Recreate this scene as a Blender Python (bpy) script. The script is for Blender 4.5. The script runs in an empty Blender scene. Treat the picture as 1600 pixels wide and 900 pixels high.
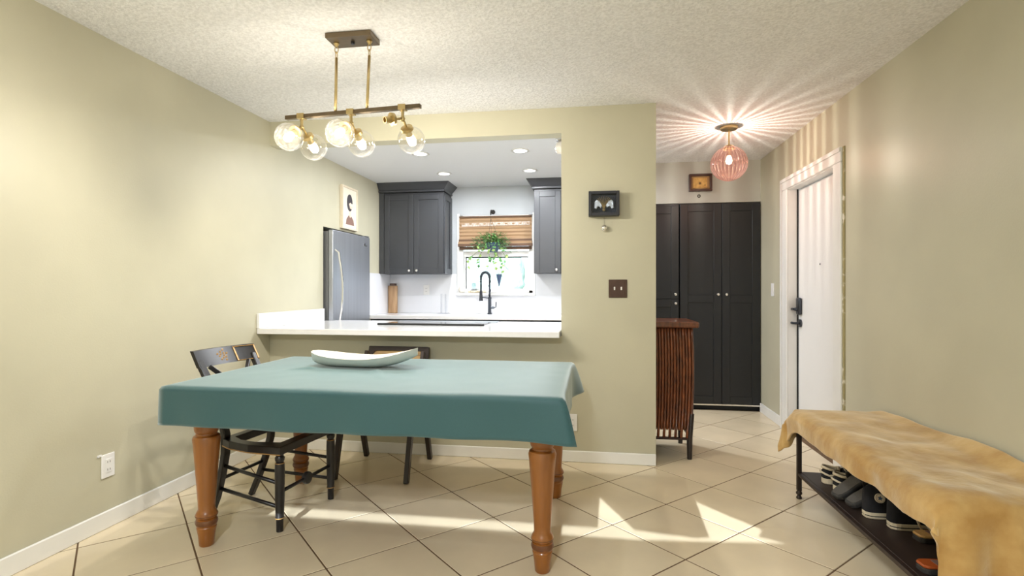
import bpy, bmesh, math, random
from mathutils import Vector, Matrix, noise
random.seed(7)
PI = math.pi
scene = bpy.context.scene
COL = scene.collection

# ------------------------------------------------------------------ camera, world, sun, exposure
YAW = math.radians(8.5)
cam_d = bpy.data.cameras.new('camera')
cam_d.sensor_width = 36.0
cam_d.lens = 36.0 * 835.0 / 1600.0
cam_d.shift_y = 1.0 / 1600.0
cam_d.clip_start = 0.05
cam = bpy.data.objects.new('camera', cam_d)
COL.objects.link(cam)
cam.location = (0, 0, 1.2)
cam.rotation_euler = (PI / 2, 0, YAW)
scene.camera = cam

world = bpy.data.worlds.new('sky')
scene.world = world
world.use_nodes = True
bg = world.node_tree.nodes['Background']
bg.inputs[0].default_value = (0.80, 0.90, 1.0, 1)
bg.inputs[1].default_value = 3.2

sun_d = bpy.data.lights.new('sun', 'SUN')
sun_d.energy = 10.0
sun_d.angle = math.radians(0.15)
sun_d.color = (0.92, 0.96, 1.0)
sun = bpy.data.objects.new('sun', sun_d)
COL.objects.link(sun)
sun.location = (0, -8, 5)
SUN_E = math.radians(18.0)
sun.rotation_euler = (PI / 2 - SUN_E, 0, 0)

vs = scene.view_settings
vs.view_transform = 'Standard'
vs.look = 'None'
vs.exposure = 0.17
vs.gamma = 1.0
vs.use_curve_mapping = False
scene.cycles.use_denoising = True
scene.cycles.max_bounces = 10
scene.cycles.transparent_max_bounces = 16
scene.cycles.caustics_reflective = False
scene.cycles.caustics_refractive = False
scene.cycles.sample_clamp_indirect = 6.0

# light levels
P_CHAND = 21.0        # each chandelier bulb
P_KITCH = 10.5        # each recessed light
P_FOYER = 14.0
P_FILL = 84.0  # added fill lamp behind the camera

# ------------------------------------------------------------------ helpers
def lin(c):
    return tuple(((v / 255.0) / 12.92 if v / 255.0 <= 0.04045 else ((v / 255.0 + 0.055) / 1.055) ** 2.4) for v in c)

def mat(name, rgb, rough=0.5, metal=0.0, var=0.0, nscale=8.0, bump=0.0, bscale=60.0, bdist=0.002, spec=0.5,
        rgb2=None, coords='Object', detail=4.0, stretch=None, emit=None, estr=0.0, coat=0.0, sheen=0.0, objvar=0.0, ramp=(0.35, 0.65)):
    m = bpy.data.materials.new(name)
    m.use_nodes = True
    nt = m.node_tree
    b = nt.nodes['Principled BSDF']
    c = lin(rgb)
    b.inputs['Base Color'].default_value = (*c, 1)
    b.inputs['Roughness'].default_value = rough
    b.inputs['Metallic'].default_value = metal
    b.inputs['Specular IOR Level'].default_value = spec
    b.inputs['Coat Weight'].default_value = coat
    b.inputs['Sheen Weight'].default_value = sheen
    if sheen: b.inputs['Sheen Tint'].default_value = (*[min(1, 0.68 + x * 1.1) for x in c], 1)
    tc = nt.nodes.new('ShaderNodeTexCoord')
    src = tc.outputs[coords]
    if stretch:
        mp = nt.nodes.new('ShaderNodeMapping')
        mp.inputs['Scale'].default_value = stretch
        nt.links.new(src, mp.inputs['Vector'])
        src = mp.outputs['Vector']
    col = None
    if var > 0 or rgb2:
        n = nt.nodes.new('ShaderNodeTexNoise')
        n.inputs['Scale'].default_value = nscale
        n.inputs['Detail'].default_value = detail
        nt.links.new(src, n.inputs['Vector'])
        r = nt.nodes.new('ShaderNodeValToRGB')
        r.color_ramp.elements[0].position = ramp[0]
        r.color_ramp.elements[1].position = ramp[1]
        a = lin(rgb2) if rgb2 else tuple(x * (1 - var) for x in c)
        d = c if rgb2 else tuple(min(1, x * (1 + var)) for x in c)
        r.color_ramp.elements[0].color = (*a, 1)
        r.color_ramp.elements[1].color = (*d, 1)
        nt.links.new(n.outputs['Fac'], r.inputs['Fac'])
        col = r.outputs['Color']
    if objvar > 0:
        oi = nt.nodes.new('ShaderNodeObjectInfo')
        mr = nt.nodes.new('ShaderNodeMapRange')
        mr.inputs['To Min'].default_value = 1 - objvar
        mr.inputs['To Max'].default_value = 1 + objvar
        nt.links.new(oi.outputs['Random'], mr.inputs['Value'])
        mx = nt.nodes.new('ShaderNodeVectorMath')
        mx.operation = 'SCALE'
        if col:
            nt.links.new(col, mx.inputs[0])
        else:
            mx.inputs[0].default_value = c
        nt.links.new(mr.outputs['Result'], mx.inputs['Scale'])
        col = mx.outputs['Vector']
    if col:
        nt.links.new(col, b.inputs['Base Color'])
    if bump > 0:
        n2 = nt.nodes.new('ShaderNodeTexNoise')
        n2.inputs['Scale'].default_value = bscale
        n2.inputs['Detail'].default_value = 3.0
        nt.links.new(src, n2.inputs['Vector'])
        bp = nt.nodes.new('ShaderNodeBump')
        bp.inputs['Strength'].default_value = bump
        bp.inputs['Distance'].default_value = bdist
        nt.links.new(n2.outputs['Fac'], bp.inputs['Height'])
        nt.links.new(bp.outputs['Normal'], b.inputs['Normal'])
    if emit:
        b.inputs['Emission Color'].default_value = (*lin(emit), 1)
        b.inputs['Emission Strength'].default_value = estr
    return m

def glassy(name, tint=(1, 1, 1), gloss=0.15, milk=0.0, rough=0.03):
    """thin clear glass: transparent with a fresnel gloss and a little milk"""
    m = bpy.data.materials.new(name)
    m.use_nodes = True
    nt = m.node_tree
    nt.nodes.remove(nt.nodes['Principled BSDF'])
    out = nt.nodes['Material Output']
    t = nt.nodes.new('ShaderNodeBsdfTransparent')
    t.inputs['Color'].default_value = (*tint, 1)
    g = nt.nodes.new('ShaderNodeBsdfGlossy')
    g.inputs['Roughness'].default_value = rough
    lw = nt.nodes.new('ShaderNodeLayerWeight')
    lw.inputs['Blend'].default_value = 0.25
    mr = nt.nodes.new('ShaderNodeMapRange')
    mr.inputs['To Min'].default_value = gloss * 0.25
    mr.inputs['To Max'].default_value = min(1, gloss * 4)
    nt.links.new(lw.outputs['Facing'], mr.inputs['Value'])
    mx = nt.nodes.new('ShaderNodeMixShader')
    nt.links.new(mr.outputs['Result'], mx.inputs['Fac'])
    nt.links.new(t.outputs[0], mx.inputs[1])
    nt.links.new(g.outputs[0], mx.inputs[2])
    last = mx
    if milk > 0:
        tr = nt.nodes.new('ShaderNodeBsdfTranslucent')
        tr.inputs['Color'].default_value = (1, 0.97, 0.9, 1)
        nz = nt.nodes.new('ShaderNodeTexNoise')
        nz.inputs['Scale'].default_value = 90
        tc = nt.nodes.new('ShaderNodeTexCoord')
        nt.links.new(tc.outputs['Object'], nz.inputs['Vector'])
        m2 = nt.nodes.new('ShaderNodeMapRange')
        m2.inputs['From Min'].default_value = 0.35
        m2.inputs['From Max'].default_value = 0.75
        m2.inputs['To Min'].default_value = milk * 0.5
        m2.inputs['To Max'].default_value = milk * 2.2
        nt.links.new(nz.outputs['Fac'], m2.inputs['Value'])
        mx2 = nt.nodes.new('ShaderNodeMixShader')
        nt.links.new(m2.outputs['Result'], mx2.inputs['Fac'])
        nt.links.new(mx.outputs[0], mx2.inputs[1])
        nt.links.new(tr.outputs[0], mx2.inputs[2])
        last = mx2
    nt.links.new(last.outputs[0], out.inputs['Surface'])
    return m

def emitter(name, rgb, s, clear=False):
    m = bpy.data.materials.new(name)
    m.use_nodes = True
    nt = m.node_tree
    nt.nodes.remove(nt.nodes['Principled BSDF'])
    e = nt.nodes.new('ShaderNodeEmission')
    e.inputs[0].default_value = (*lin(rgb), 1)
    e.inputs[1].default_value = s
    if clear:
        t = nt.nodes.new('ShaderNodeBsdfTransparent')
        ad = nt.nodes.new('ShaderNodeAddShader')
        nt.links.new(e.outputs[0], ad.inputs[0]); nt.links.new(t.outputs[0], ad.inputs[1])
        e = ad
    nt.links.new(e.outputs[0], nt.nodes['Material Output'].inputs['Surface'])
    return m

ORG = {}

class MB:
    """collects shapes in world coordinates and links them as one mesh object"""
    def __init__(self, xf=None):
        self.v = []; self.f = []; self.xf = xf
    def add(self, vs_, fs_):
        o = len(self.v)
        self.v += [Vector(p) for p in vs_]
        self.f += [tuple(i + o for i in f) for f in fs_]
        return self
    def box(self, x0, x1, y0, y1, z0, z1):
        if x0 > x1: x0, x1 = x1, x0
        if y0 > y1: y0, y1 = y1, y0
        if z0 > z1: z0, z1 = z1, z0
        return self.add([(x0, y0, z0), (x1, y0, z0), (x1, y1, z0), (x0, y1, z0), (x0, y0, z1), (x1, y0, z1), (x1, y1, z1), (x0, y1, z1)],
                        [(0, 3, 2, 1), (4, 5, 6, 7), (0, 1, 5, 4), (1, 2, 6, 5), (2, 3, 7, 6), (3, 0, 4, 7)])
    def prism(self, poly, axis, a, b):
        """polygon of 2-D points extruded along axis from a to b; poly in the other two axes in order"""
        n = len(poly); vs_ = []
        for t in (a, b):
            for p, q in poly:
                vs_.append({'x': (t, p, q), 'y': (p, t, q), 'z': (p, q, t)}[axis])
        fs = [tuple(range(n))[::-1], tuple(range(n, 2 * n))]
        fs += [(i, (i + 1) % n, n + (i + 1) % n, n + i) for i in range(n)]
        return self.add(vs_, fs)
    def lathe(self, prof, center, seg=24, axis=(0, 0, 1), cap=True):
        """prof: list of (radius, along-axis)"""
        ax = Vector(axis).normalized()
        q = Vector((0, 0, 1)).rotation_difference(ax)
        c = Vector(center); vs_ = []; fs = []
        for r, h in prof:
            for i in range(seg):
                a = 2 * PI * i / seg
                vs_.append(c + q @ Vector((r * math.cos(a), r * math.sin(a), h)))
        n = len(prof)
        for j in range(n - 1):
            for i in range(seg):
                i2 = (i + 1) % seg
                fs.append((j * seg + i, j * seg + i2, (j + 1) * seg + i2, (j + 1) * seg + i))
        if cap:
            fs.append(tuple(range(seg))[::-1])
            fs.append(tuple((n - 1) * seg + i for i in range(seg)))
        return self.add(vs_, fs)
    def cyl(self, p0, p1, r, r1=None, seg=16):
        p0 = Vector(p0); p1 = Vector(p1)
        d = p1 - p0
        return self.lathe([(r, 0), (r if r1 is None else r1, d.length)], p0, seg, d)
    def sphere(self, c, r, seg=24, rings=14, sc=(1, 1, 1)):
        c = Vector(c); vs_ = []; fs = []
        vs_.append(c + Vector((0, 0, -r * sc[2])))
        for j in range(1, rings):
            t = -PI / 2 + PI * j / rings
            for i in range(seg):
                a = 2 * PI * i / seg
                vs_.append(c + Vector((r * math.cos(t) * math.cos(a) * sc[0], r * math.cos(t) * math.sin(a) * sc[1], r * math.sin(t) * sc[2])))
        vs_.append(c + Vector((0, 0, r * sc[2])))
        for i in range(seg):
            fs.append((0, 1 + (i + 1) % seg, 1 + i))
            for j in range(rings - 2):
                a = 1 + j * seg; b = a + seg
                fs.append((a + i, a + (i + 1) % seg, b + (i + 1) % seg, b + i))
            a = 1 + (rings - 2) * seg
            fs.append((a + i, a + (i + 1) % seg, len(vs_) - 1))
        return self.add(vs_, fs)
    def tube(self, pts, rad, seg=10, closed=False, flat=None):
        """swept tube; rad number or list; flat=(w,h) sweeps a rectangle with world-up guidance"""
        pts = [Vector(p) for p in pts]; n = len(pts); vs_ = []; fs = []
        prev = None
        for k, p in enumerate(pts):
            if closed:
                t = pts[(k + 1) % n] - pts[k - 1]
            else:
                t = pts[min(k + 1, n - 1)] - pts[max(k - 1, 0)]
            t.normalize()
            if prev is None:
                up = Vector((0, 0, 1)) if abs(t.z) < 0.9 else Vector((0, 1, 0))
                u = t.cross(up).normalized()
            else:
                u = (prev - t * prev.dot(t)).normalized()
            prev = u
            w = t.cross(u)
            if flat:
                a, b = flat if not isinstance(flat, list) else flat[k]
                for s1, s2 in ((-1, -1), (1, -1), (1, 1), (-1, 1)):
                    vs_.append(p + u * (s1 * a / 2) + w * (s2 * b / 2))
                m = 4
            else:
                r = rad[k] if isinstance(rad, (list, tuple)) else rad
                m = seg
                for i in range(seg):
                    a = 2 * PI * i / seg
                    vs_.append(p + u * (r * math.cos(a)) + w * (r * math.sin(a)))
        for k in range(n if closed else n - 1):
            k2 = (k + 1) % n
            for i in range(m):
                i2 = (i + 1) % m
                fs.append((k * m + i, k * m + i2, k2 * m + i2, k2 * m + i))
        if not closed:
            fs.append(tuple(range(m))[::-1]); fs.append(tuple((n - 1) * m + i for i in range(m)))
        return self.add(vs_, fs)
    def grid(self, fn, nu, nv):
        vs_ = [fn(i / nu, j / nv) for j in range(nv + 1) for i in range(nu + 1)]
        w = nu + 1
        fs = [(j * w + i, j * w + i + 1, (j + 1) * w + i + 1, (j + 1) * w + i) for j in range(nv) for i in range(nu)]
        return self.add(vs_, fs)
    def build(self, name, material, parent=None, smooth=False, bevel=0.0, bseg=1, org=None, solid=0.0, recalc=True, angle=None):
        if self.xf:
            self.v = [self.xf @ p for p in self.v]
        if parent is not None:
            o = ORG[parent]
        else:
            o = Vector(org) if org is not None else Vector((0, 0, 0))
        me = bpy.data.meshes.new(name)
        me.from_pydata([tuple(p - o) for p in self.v], [], self.f)
        if recalc or bevel > 0:
            bm = bmesh.new(); bm.from_mesh(me)
            bmesh.ops.recalc_face_normals(bm, faces=bm.faces)
            if bevel > 0:
                es = [e for e in bm.edges if len(e.link_faces) == 2 and e.calc_face_angle(0) > 0.6]
                bmesh.ops.bevel(bm, geom=es, offset=bevel, segments=bseg, affect='EDGES', clamp_overlap=True, profile=0.5)
            bm.to_mesh(me); bm.free()
        if smooth:
            for p in me.polygons:
                p.use_smooth = True
            if angle:
                me.set_sharp_from_angle(angle=math.radians(angle))
        me.materials.append(material)
        ob = bpy.data.objects.new(name, me)
        COL.objects.link(ob)
        if parent is not None:
            ob.parent = parent
            ORG[ob] = o
        else:
            ob.location = o
            ORG[ob] = o
        if solid:
            s = ob.modifiers.new('thickness', 'SOLIDIFY'); s.thickness = solid; s.offset = -1
        return ob

def thing(name, label, cat, loc=(0, 0, 0), group=None):
    o = bpy.data.objects.new(name, None)
    COL.objects.link(o)
    o.empty_display_size = 0.1
    o.location = loc
    ORG[o] = Vector(loc)
    o['label'] = label; o['category'] = cat
    if group: o['group'] = group
    return o

def tag(o, label, cat, group=None, kind=None):
    o['label'] = label; o['category'] = cat
    if group: o['group'] = group
    if kind: o['kind'] = kind
    return o

def struct(o, label=None):
    o['kind'] = 'structure'
    if label: o['label'] = label
    return o

def light(name, kind, loc, power, color, parent=None, **kw):
    d = bpy.data.lights.new(name, kind)
    d.energy = power; d.color = color
    for k, v in kw.items(): setattr(d, k, v)
    o = bpy.data.objects.new(name, d)
    COL.objects.link(o)
    if parent is not None:
        o.parent = parent; o.location = Vector(loc) - ORG[parent]
    else:
        o.location = loc
    return o

def lerp(a, b, t): return a + (b - a) * t
def sm(t):
    t = max(0.0, min(1.0, t)); return t * t * (3 - 2 * t)
def interp(tab, t):
    for (a, va), (b, vb) in zip(tab, tab[1:]):
        if t <= b:
            return lerp(va, vb, max(0, (t - a) / (b - a)))
    return tab[-1][1]

# ------------------------------------------------------------------ materials
M = {}
M['wall'] = mat('sage_wall_paint', (197, 193, 171), 0.42, bump=0.25, bscale=120, bdist=0.0015, var=0.03, nscale=2.5, spec=0.35)
M['wall_grey'] = mat('pale_grey_kitchen_paint', (188, 193, 198), 0.5, var=0.02, nscale=2)
M['wall_foyer'] = mat('grey_sage_foyer_paint', (192, 192, 184), 0.45, bump=0.2, bscale=120, bdist=0.0015, var=0.03, nscale=2.5, spec=0.35)
M['ceil'] = mat('popcorn_ceiling', (236, 236, 238), 0.9, bump=0.9, bscale=75, bdist=0.008, var=0.09, nscale=75, spec=0.1)
M['ceil_smooth'] = mat('smooth_white_ceiling', (226, 228, 232), 0.8, spec=0.1)
M['white'] = mat('white_trim_paint', (238, 238, 236), 0.4, var=0.02, nscale=6)
M['door_white'] = mat('white_door_paint', (240, 240, 240), 0.35, var=0.01, nscale=3)
M['rough_edge'] = mat('raw_plaster_edge', (158, 148, 106), 0.9, rgb2=(222, 216, 196), nscale=16, ramp=(0.36, 0.44), bump=0.6, bscale=40)
M['tile'] = mat('cream_ceramic_tile', (228, 213, 184), 0.24, var=0.05, nscale=3.0, detail=6, objvar=0.035, spec=0.5, bump=0.05, bscale=25)
M['grout'] = mat('brown_grout', (104, 80, 56), 0.9, var=0.12, nscale=20)
M['quartz'] = mat('white_quartz', (240, 240, 242), 0.12, var=0.015, nscale=20, spec=0.5)
M['splash'] = mat('white_slab_backsplash', (228, 230, 236), 0.15, var=0.03, nscale=2.0, spec=0.5)
M['cab_grey'] = mat('charcoal_cabinet_paint', (60, 62, 67), 0.38, var=0.03, nscale=6)
M['cab_black'] = mat('black_brown_closet_paint', (27, 29, 33), 0.42, var=0.06, nscale=4)
M['steel'] = mat('brushed_stainless', (166, 170, 178), 0.42, metal=0.8, var=0.04, nscale=30, stretch=(1, 1, 0.03))
M['steel_side'] = mat('grey_fridge_side', (120, 122, 126), 0.4, metal=0.4)
M['chrome'] = mat('polished_chrome', (225, 225, 228), 0.12, metal=1.0)
M['nickel'] = mat('nickel_knob', (235, 232, 226), 0.2, metal=0.8)
M['gunmetal'] = mat('gunmetal_faucet', (74, 78, 86), 0.28, metal=0.85)
M['brass'] = mat('aged_brass', (204, 182, 132), 0.3, metal=0.9, var=0.06, nscale=30)
M['brass_dark'] = mat('dark_antique_brass', (118, 104, 84), 0.32, metal=0.85, var=0.08, nscale=20)
M['bronze'] = mat('oil_rubbed_bronze', (78, 58, 48), 0.4, metal=0.5, var=0.1, nscale=30)
M['black_glass'] = mat('black_cooktop_glass', (26, 26, 29), 0.06, spec=0.6)
M['dark_line'] = mat('black_rubber', (24, 24, 25), 0.6)
M['black_wood'] = mat('black_painted_wood', (34, 32, 34), 0.32, var=0.25, nscale=30, stretch=(1, 1, 0.2), rgb2=(24, 22, 23))
M['gold_paint'] = mat('gold_stencil_paint', (178, 138, 82), 0.4, metal=0.2, var=0.15, nscale=60)
M['pine'] = mat('honey_pine_wood', (168, 106, 44), 0.3, rgb2=(122, 72, 28), nscale=9, stretch=(1, 1, 0.08), detail=8, bump=0.08, bscale=30, coat=0.25)
M['pine_ring'] = mat('dark_honey_pine', (112, 68, 34), 0.32, rgb2=(98, 52, 24), nscale=20, coat=0.25)
M['cloth'] = mat('teal_cotton_cloth', (40, 86, 92), 0.55, var=0.05, nscale=350, bump=0.15, bscale=500, bdist=0.0006, sheen=0.85, spec=0.5)
M['ceramic'] = mat('ivory_glazed_ceramic', (236, 230, 220), 0.22, var=0.02, nscale=8, coat=0.3)
M['cane_dark'] = mat('espresso_wood', (40, 30, 30), 0.35, var=0.2, nscale=20)
M['suede'] = mat('tan_plush_fleece', (206, 172, 114), 0.9, rgb2=(172, 132, 74), nscale=7, detail=5, ramp=(0.38, 0.7), bump=0.5, bscale=26, bdist=0.006, sheen=0.6, spec=0.1)
M['iron'] = mat('dark_brown_iron', (52, 42, 36), 0.5, metal=0.4, var=0.1, nscale=30)
M['shelf_wood'] = mat('dark_walnut_shelf', (58, 44, 38), 0.5, rgb2=(42, 30, 26), nscale=12, stretch=(1, 0.08, 1))
M['rattan'] = mat('lacquered_rattan_cane', (134, 74, 40), 0.3, rgb2=(76, 38, 22), nscale=10, stretch=(6, 6, 1.6), detail=6, coat=0.3, objvar=0.2, ramp=(0.3, 0.7))
M['rattan_dark'] = mat('dark_rattan_backing', (48, 26, 18), 0.6, var=0.1)
M['rattan_leg'] = mat('ebony_leg', (36, 28, 26), 0.4)
M['canvas'] = mat('black_canvas', (26, 26, 30), 0.9, var=0.15, nscale=80, bump=0.2, bscale=300)
M['rubber_white'] = mat('off_white_rubber', (222, 208, 180), 0.6, var=0.05, nscale=20)
M['lace'] = mat('cream_lace', (206, 194, 168), 0.9)
M['felt'] = mat('charcoal_slipper_foam', (92, 88, 82), 0.85, var=0.08, nscale=40)
M['felt2'] = mat('slipper_edge_rubber', (54, 52, 50), 0.7)
M['tan'] = mat('tan_leather_insole', (206, 160, 98), 0.5, var=0.06, nscale=20)
M['orange'] = mat('burnt_orange_leather', (178, 84, 32), 0.5, var=0.06, nscale=20)
M['blind'] = mat('bamboo_shade_weave', (176, 146, 112), 0.7, rgb2=(146, 114, 84), nscale=4, stretch=(0.6, 1, 60), detail=3, bump=0.4, bscale=6)
M['blind_dark'] = mat('bamboo_shade_fold', (112, 84, 62), 0.7, rgb2=(84, 60, 46), nscale=4, stretch=(0.6, 1, 60))
M['slit_light'] = mat('painted_slit_light', (214, 206, 200), 0.7, rgb2=(176, 150, 128), nscale=30, stretch=(4, 1, 1))  # light through a shade slit, put into the colour
M['leaf'] = mat('bright_green_leaf', (112, 168, 92), 0.5, rgb2=(70, 120, 62), nscale=12, objvar=0.2)
M['leaf_pale'] = mat('yellow_green_leaf', (156, 184, 104), 0.5, rgb2=(120, 146, 76), nscale=12, objvar=0.2)
M['stem'] = mat('green_vine_stem', (110, 122, 84), 0.6)
M['pot_blue'] = mat('slate_blue_pot', (66, 84, 112), 0.5, var=0.08)
M['wire'] = mat('dark_wire', (52, 48, 46), 0.5, metal=0.6)
M['oak'] = mat('light_oak_board', (194, 160, 122), 0.5, rgb2=(164, 128, 92), nscale=8, stretch=(4, 4, 0.4))
M['paper'] = mat('cream_print_paper', (236, 226, 210), 0.8, var=0.01)
M['frame_cream'] = mat('pale_wood_frame', (226, 214, 192), 0.5, var=0.04, nscale=20)
M['ink'] = mat('charcoal_print_ink', (70, 66, 72), 0.8)
M['ink_skin'] = mat('blush_print_ink', (232, 208, 190), 0.8)
M['ink_brown'] = mat('taupe_print_ink', (138, 108, 98), 0.8)
M['box_black'] = mat('black_shadow_box', (34, 36, 44), 0.45)
M['box_inner'] = mat('midnight_blue_backing', (40, 46, 62), 0.7, var=0.25, nscale=14)
M['silver'] = mat('crumpled_silver_leaf', (196, 198, 206), 0.28, metal=0.8, bump=0.8, bscale=60, bdist=0.004)
M['gold_twig'] = mat('gilded_twig', (150, 128, 88), 0.45, metal=0.5, var=0.2, nscale=60)
M['frame_brown'] = mat('mahogany_frame', (66, 36, 28), 0.35, var=0.1, nscale=20)
M['gold_card'] = mat('golden_card', (226, 180, 104), 0.6, rgb2=(196, 146, 76), nscale=30)
M['gold_mat'] = mat('tan_mat_board', (176, 138, 92), 0.7, var=0.05)
M['ink_dark'] = mat('dark_brown_ink', (96, 66, 34), 0.7)
M['plate_white'] = mat('white_plastic_plate', (240, 240, 240), 0.35)
M['socket'] = mat('outlet_slot_grey', (110, 106, 100), 0.6)
M['glass'] = glassy('clear_window_glass', (0.97, 0.99, 1.0), 0.08)
M['seeded'] = glassy('seeded_glass', (0.98, 0.97, 0.94), 0.2, milk=0.0042, rough=0.05)
M['acrylic'] = glassy('clear_acrylic', (0.93, 0.94, 0.96), 0.2, rough=0.05)
M['bulb'] = emitter('warm_bulb', (255, 232, 196), 14.0, True)
M['bulb_pink'] = emitter('white_bulb', (255, 240, 222), 14.0, True)
M['led'] = emitter('led_lens', (255, 252, 246), 14.0)
M['mask_sheet'] = mat('opaque_sun_mask', (222, 216, 204), 0.9, var=0.02)
M['concrete'] = mat('sunlit_concrete', (214, 214, 210), 0.9, var=0.05, nscale=1.0)
M['hedge'] = mat('pale_hedge_leaves', (168, 188, 172), 0.8, rgb2=(128, 152, 140), nscale=5, bump=0.8, bscale=12, bdist=0.05)
M['soil'] = mat('dark_soil', (50, 40, 34), 0.95)

def cane_material():
    m = bpy.data.materials.new('woven_cane')
    m.use_nodes = True
    nt = m.node_tree; b = nt.nodes['Principled BSDF']
    b.inputs['Roughness'].default_value = 0.5
    tc = nt.nodes.new('ShaderNodeTexCoord')
    mp = nt.nodes.new('ShaderNodeMapping')
    mp.inputs['Scale'].default_value = (1, 1, 1)
    ck = nt.nodes.new('ShaderNodeTexVoronoi')
    ck.inputs['Scale'].default_value = 95
    ck.inputs['Randomness'].default_value = 0.0
    nt.links.new(tc.outputs['Object'], mp.inputs['Vector'])
    nt.links.new(mp.outputs['Vector'], ck.inputs['Vector'])
    r = nt.nodes.new('ShaderNodeValToRGB')
    r.color_ramp.elements[0].position = 0.28
    r.color_ramp.elements[1].position = 0.4
    r.color_ramp.elements[0].color = (*lin((92, 62, 36)), 1)
    r.color_ramp.elements[1].color = (*lin((176, 146, 100)), 1)
    nt.links.new(ck.outputs['Distance'], r.inputs['Fac'])
    nt.links.new(r.outputs['Color'], b.inputs['Base Color'])
    return m
M['cane'] = cane_material()

NRIB = 28
def ribbed_glass():
    """pink blown glass with clear and denser vertical flutes"""
    m = bpy.data.materials.new('fluted_pink_glass')
    m.use_nodes = True
    nt = m.node_tree
    nt.nodes.remove(nt.nodes['Principled BSDF'])
    out = nt.nodes['Material Output']
    tc = nt.nodes.new('ShaderNodeTexCoord')
    sp = nt.nodes.new('ShaderNodeSeparateXYZ')
    nt.links.new(tc.outputs['Object'], sp.inputs[0])
    at = nt.nodes.new('ShaderNodeMath'); at.operation = 'ARCTAN2'
    nt.links.new(sp.outputs['Y'], at.inputs[0]); nt.links.new(sp.outputs['X'], at.inputs[1])
    mu = nt.nodes.new('ShaderNodeMath'); mu.operation = 'MULTIPLY'; mu.inputs[1].default_value = NRIB
    nt.links.new(at.outputs[0], mu.inputs[0])
    cs = nt.nodes.new('ShaderNodeMath'); cs.operation = 'COSINE'
    nt.links.new(mu.outputs[0], cs.inputs[0])
    rp = nt.nodes.new('ShaderNodeValToRGB')
    rp.color_ramp.elements[0].position = 0.45
    rp.color_ramp.elements[0].color = (0.40, 0.24, 0.21, 1)
    rp.color_ramp.elements[1].position = 0.95
    rp.color_ramp.elements[1].color = (1.0, 0.93, 0.88, 1)
    mr = nt.nodes.new('ShaderNodeMapRange')
    mr.inputs['From Min'].default_value = -1
    nt.links.new(cs.outputs[0], mr.inputs['Value'])
    nt.links.new(mr.outputs['Result'], rp.inputs['Fac'])
    t = nt.nodes.new('ShaderNodeBsdfTransparent')
    nt.links.new(rp.outputs['Color'], t.inputs['Color'])
    g = nt.nodes.new('ShaderNodeBsdfGlossy'); g.inputs['Roughness'].default_value = 0.04
    g.inputs['Color'].default_value = (1, 0.8, 0.75, 1)
    tr = nt.nodes.new('ShaderNodeBsdfTranslucent'); tr.inputs['Color'].default_value = (0.95, 0.5, 0.42, 1)
    lw = nt.nodes.new('ShaderNodeLayerWeight'); lw.inputs['Blend'].default_value = 0.3
    m0 = nt.nodes.new('ShaderNodeMixShader'); m0.inputs['Fac'].default_value = 0.018
    nt.links.new(t.outputs[0], m0.inputs[1]); nt.links.new(tr.outputs[0], m0.inputs[2])
    ml = nt.nodes.new('ShaderNodeMath'); ml.operation = 'MULTIPLY'; ml.inputs[1].default_value = 0.5
    nt.links.new(lw.outputs['Facing'], ml.inputs[0])
    m1 = nt.nodes.new('ShaderNodeMixShader')
    nt.links.new(ml.outputs[0], m1.inputs['Fac'])
    nt.links.new(m0.outputs[0], m1.inputs[1]); nt.links.new(g.outputs[0], m1.inputs[2])
    nt.links.new(m1.outputs[0], out.inputs['Surface'])
    return m
M['fluted'] = ribbed_glass()

# ------------------------------------------------------------------ the setting
XL, XR, YP, ZC, ZK = -2.41, 1.63, 3.73, 2.46, 2.395
YB, YF, YR = 6.15, 5.52, -2.6         # kitchen back wall, foyer end, wall behind the camera
T = 0.12

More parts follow.
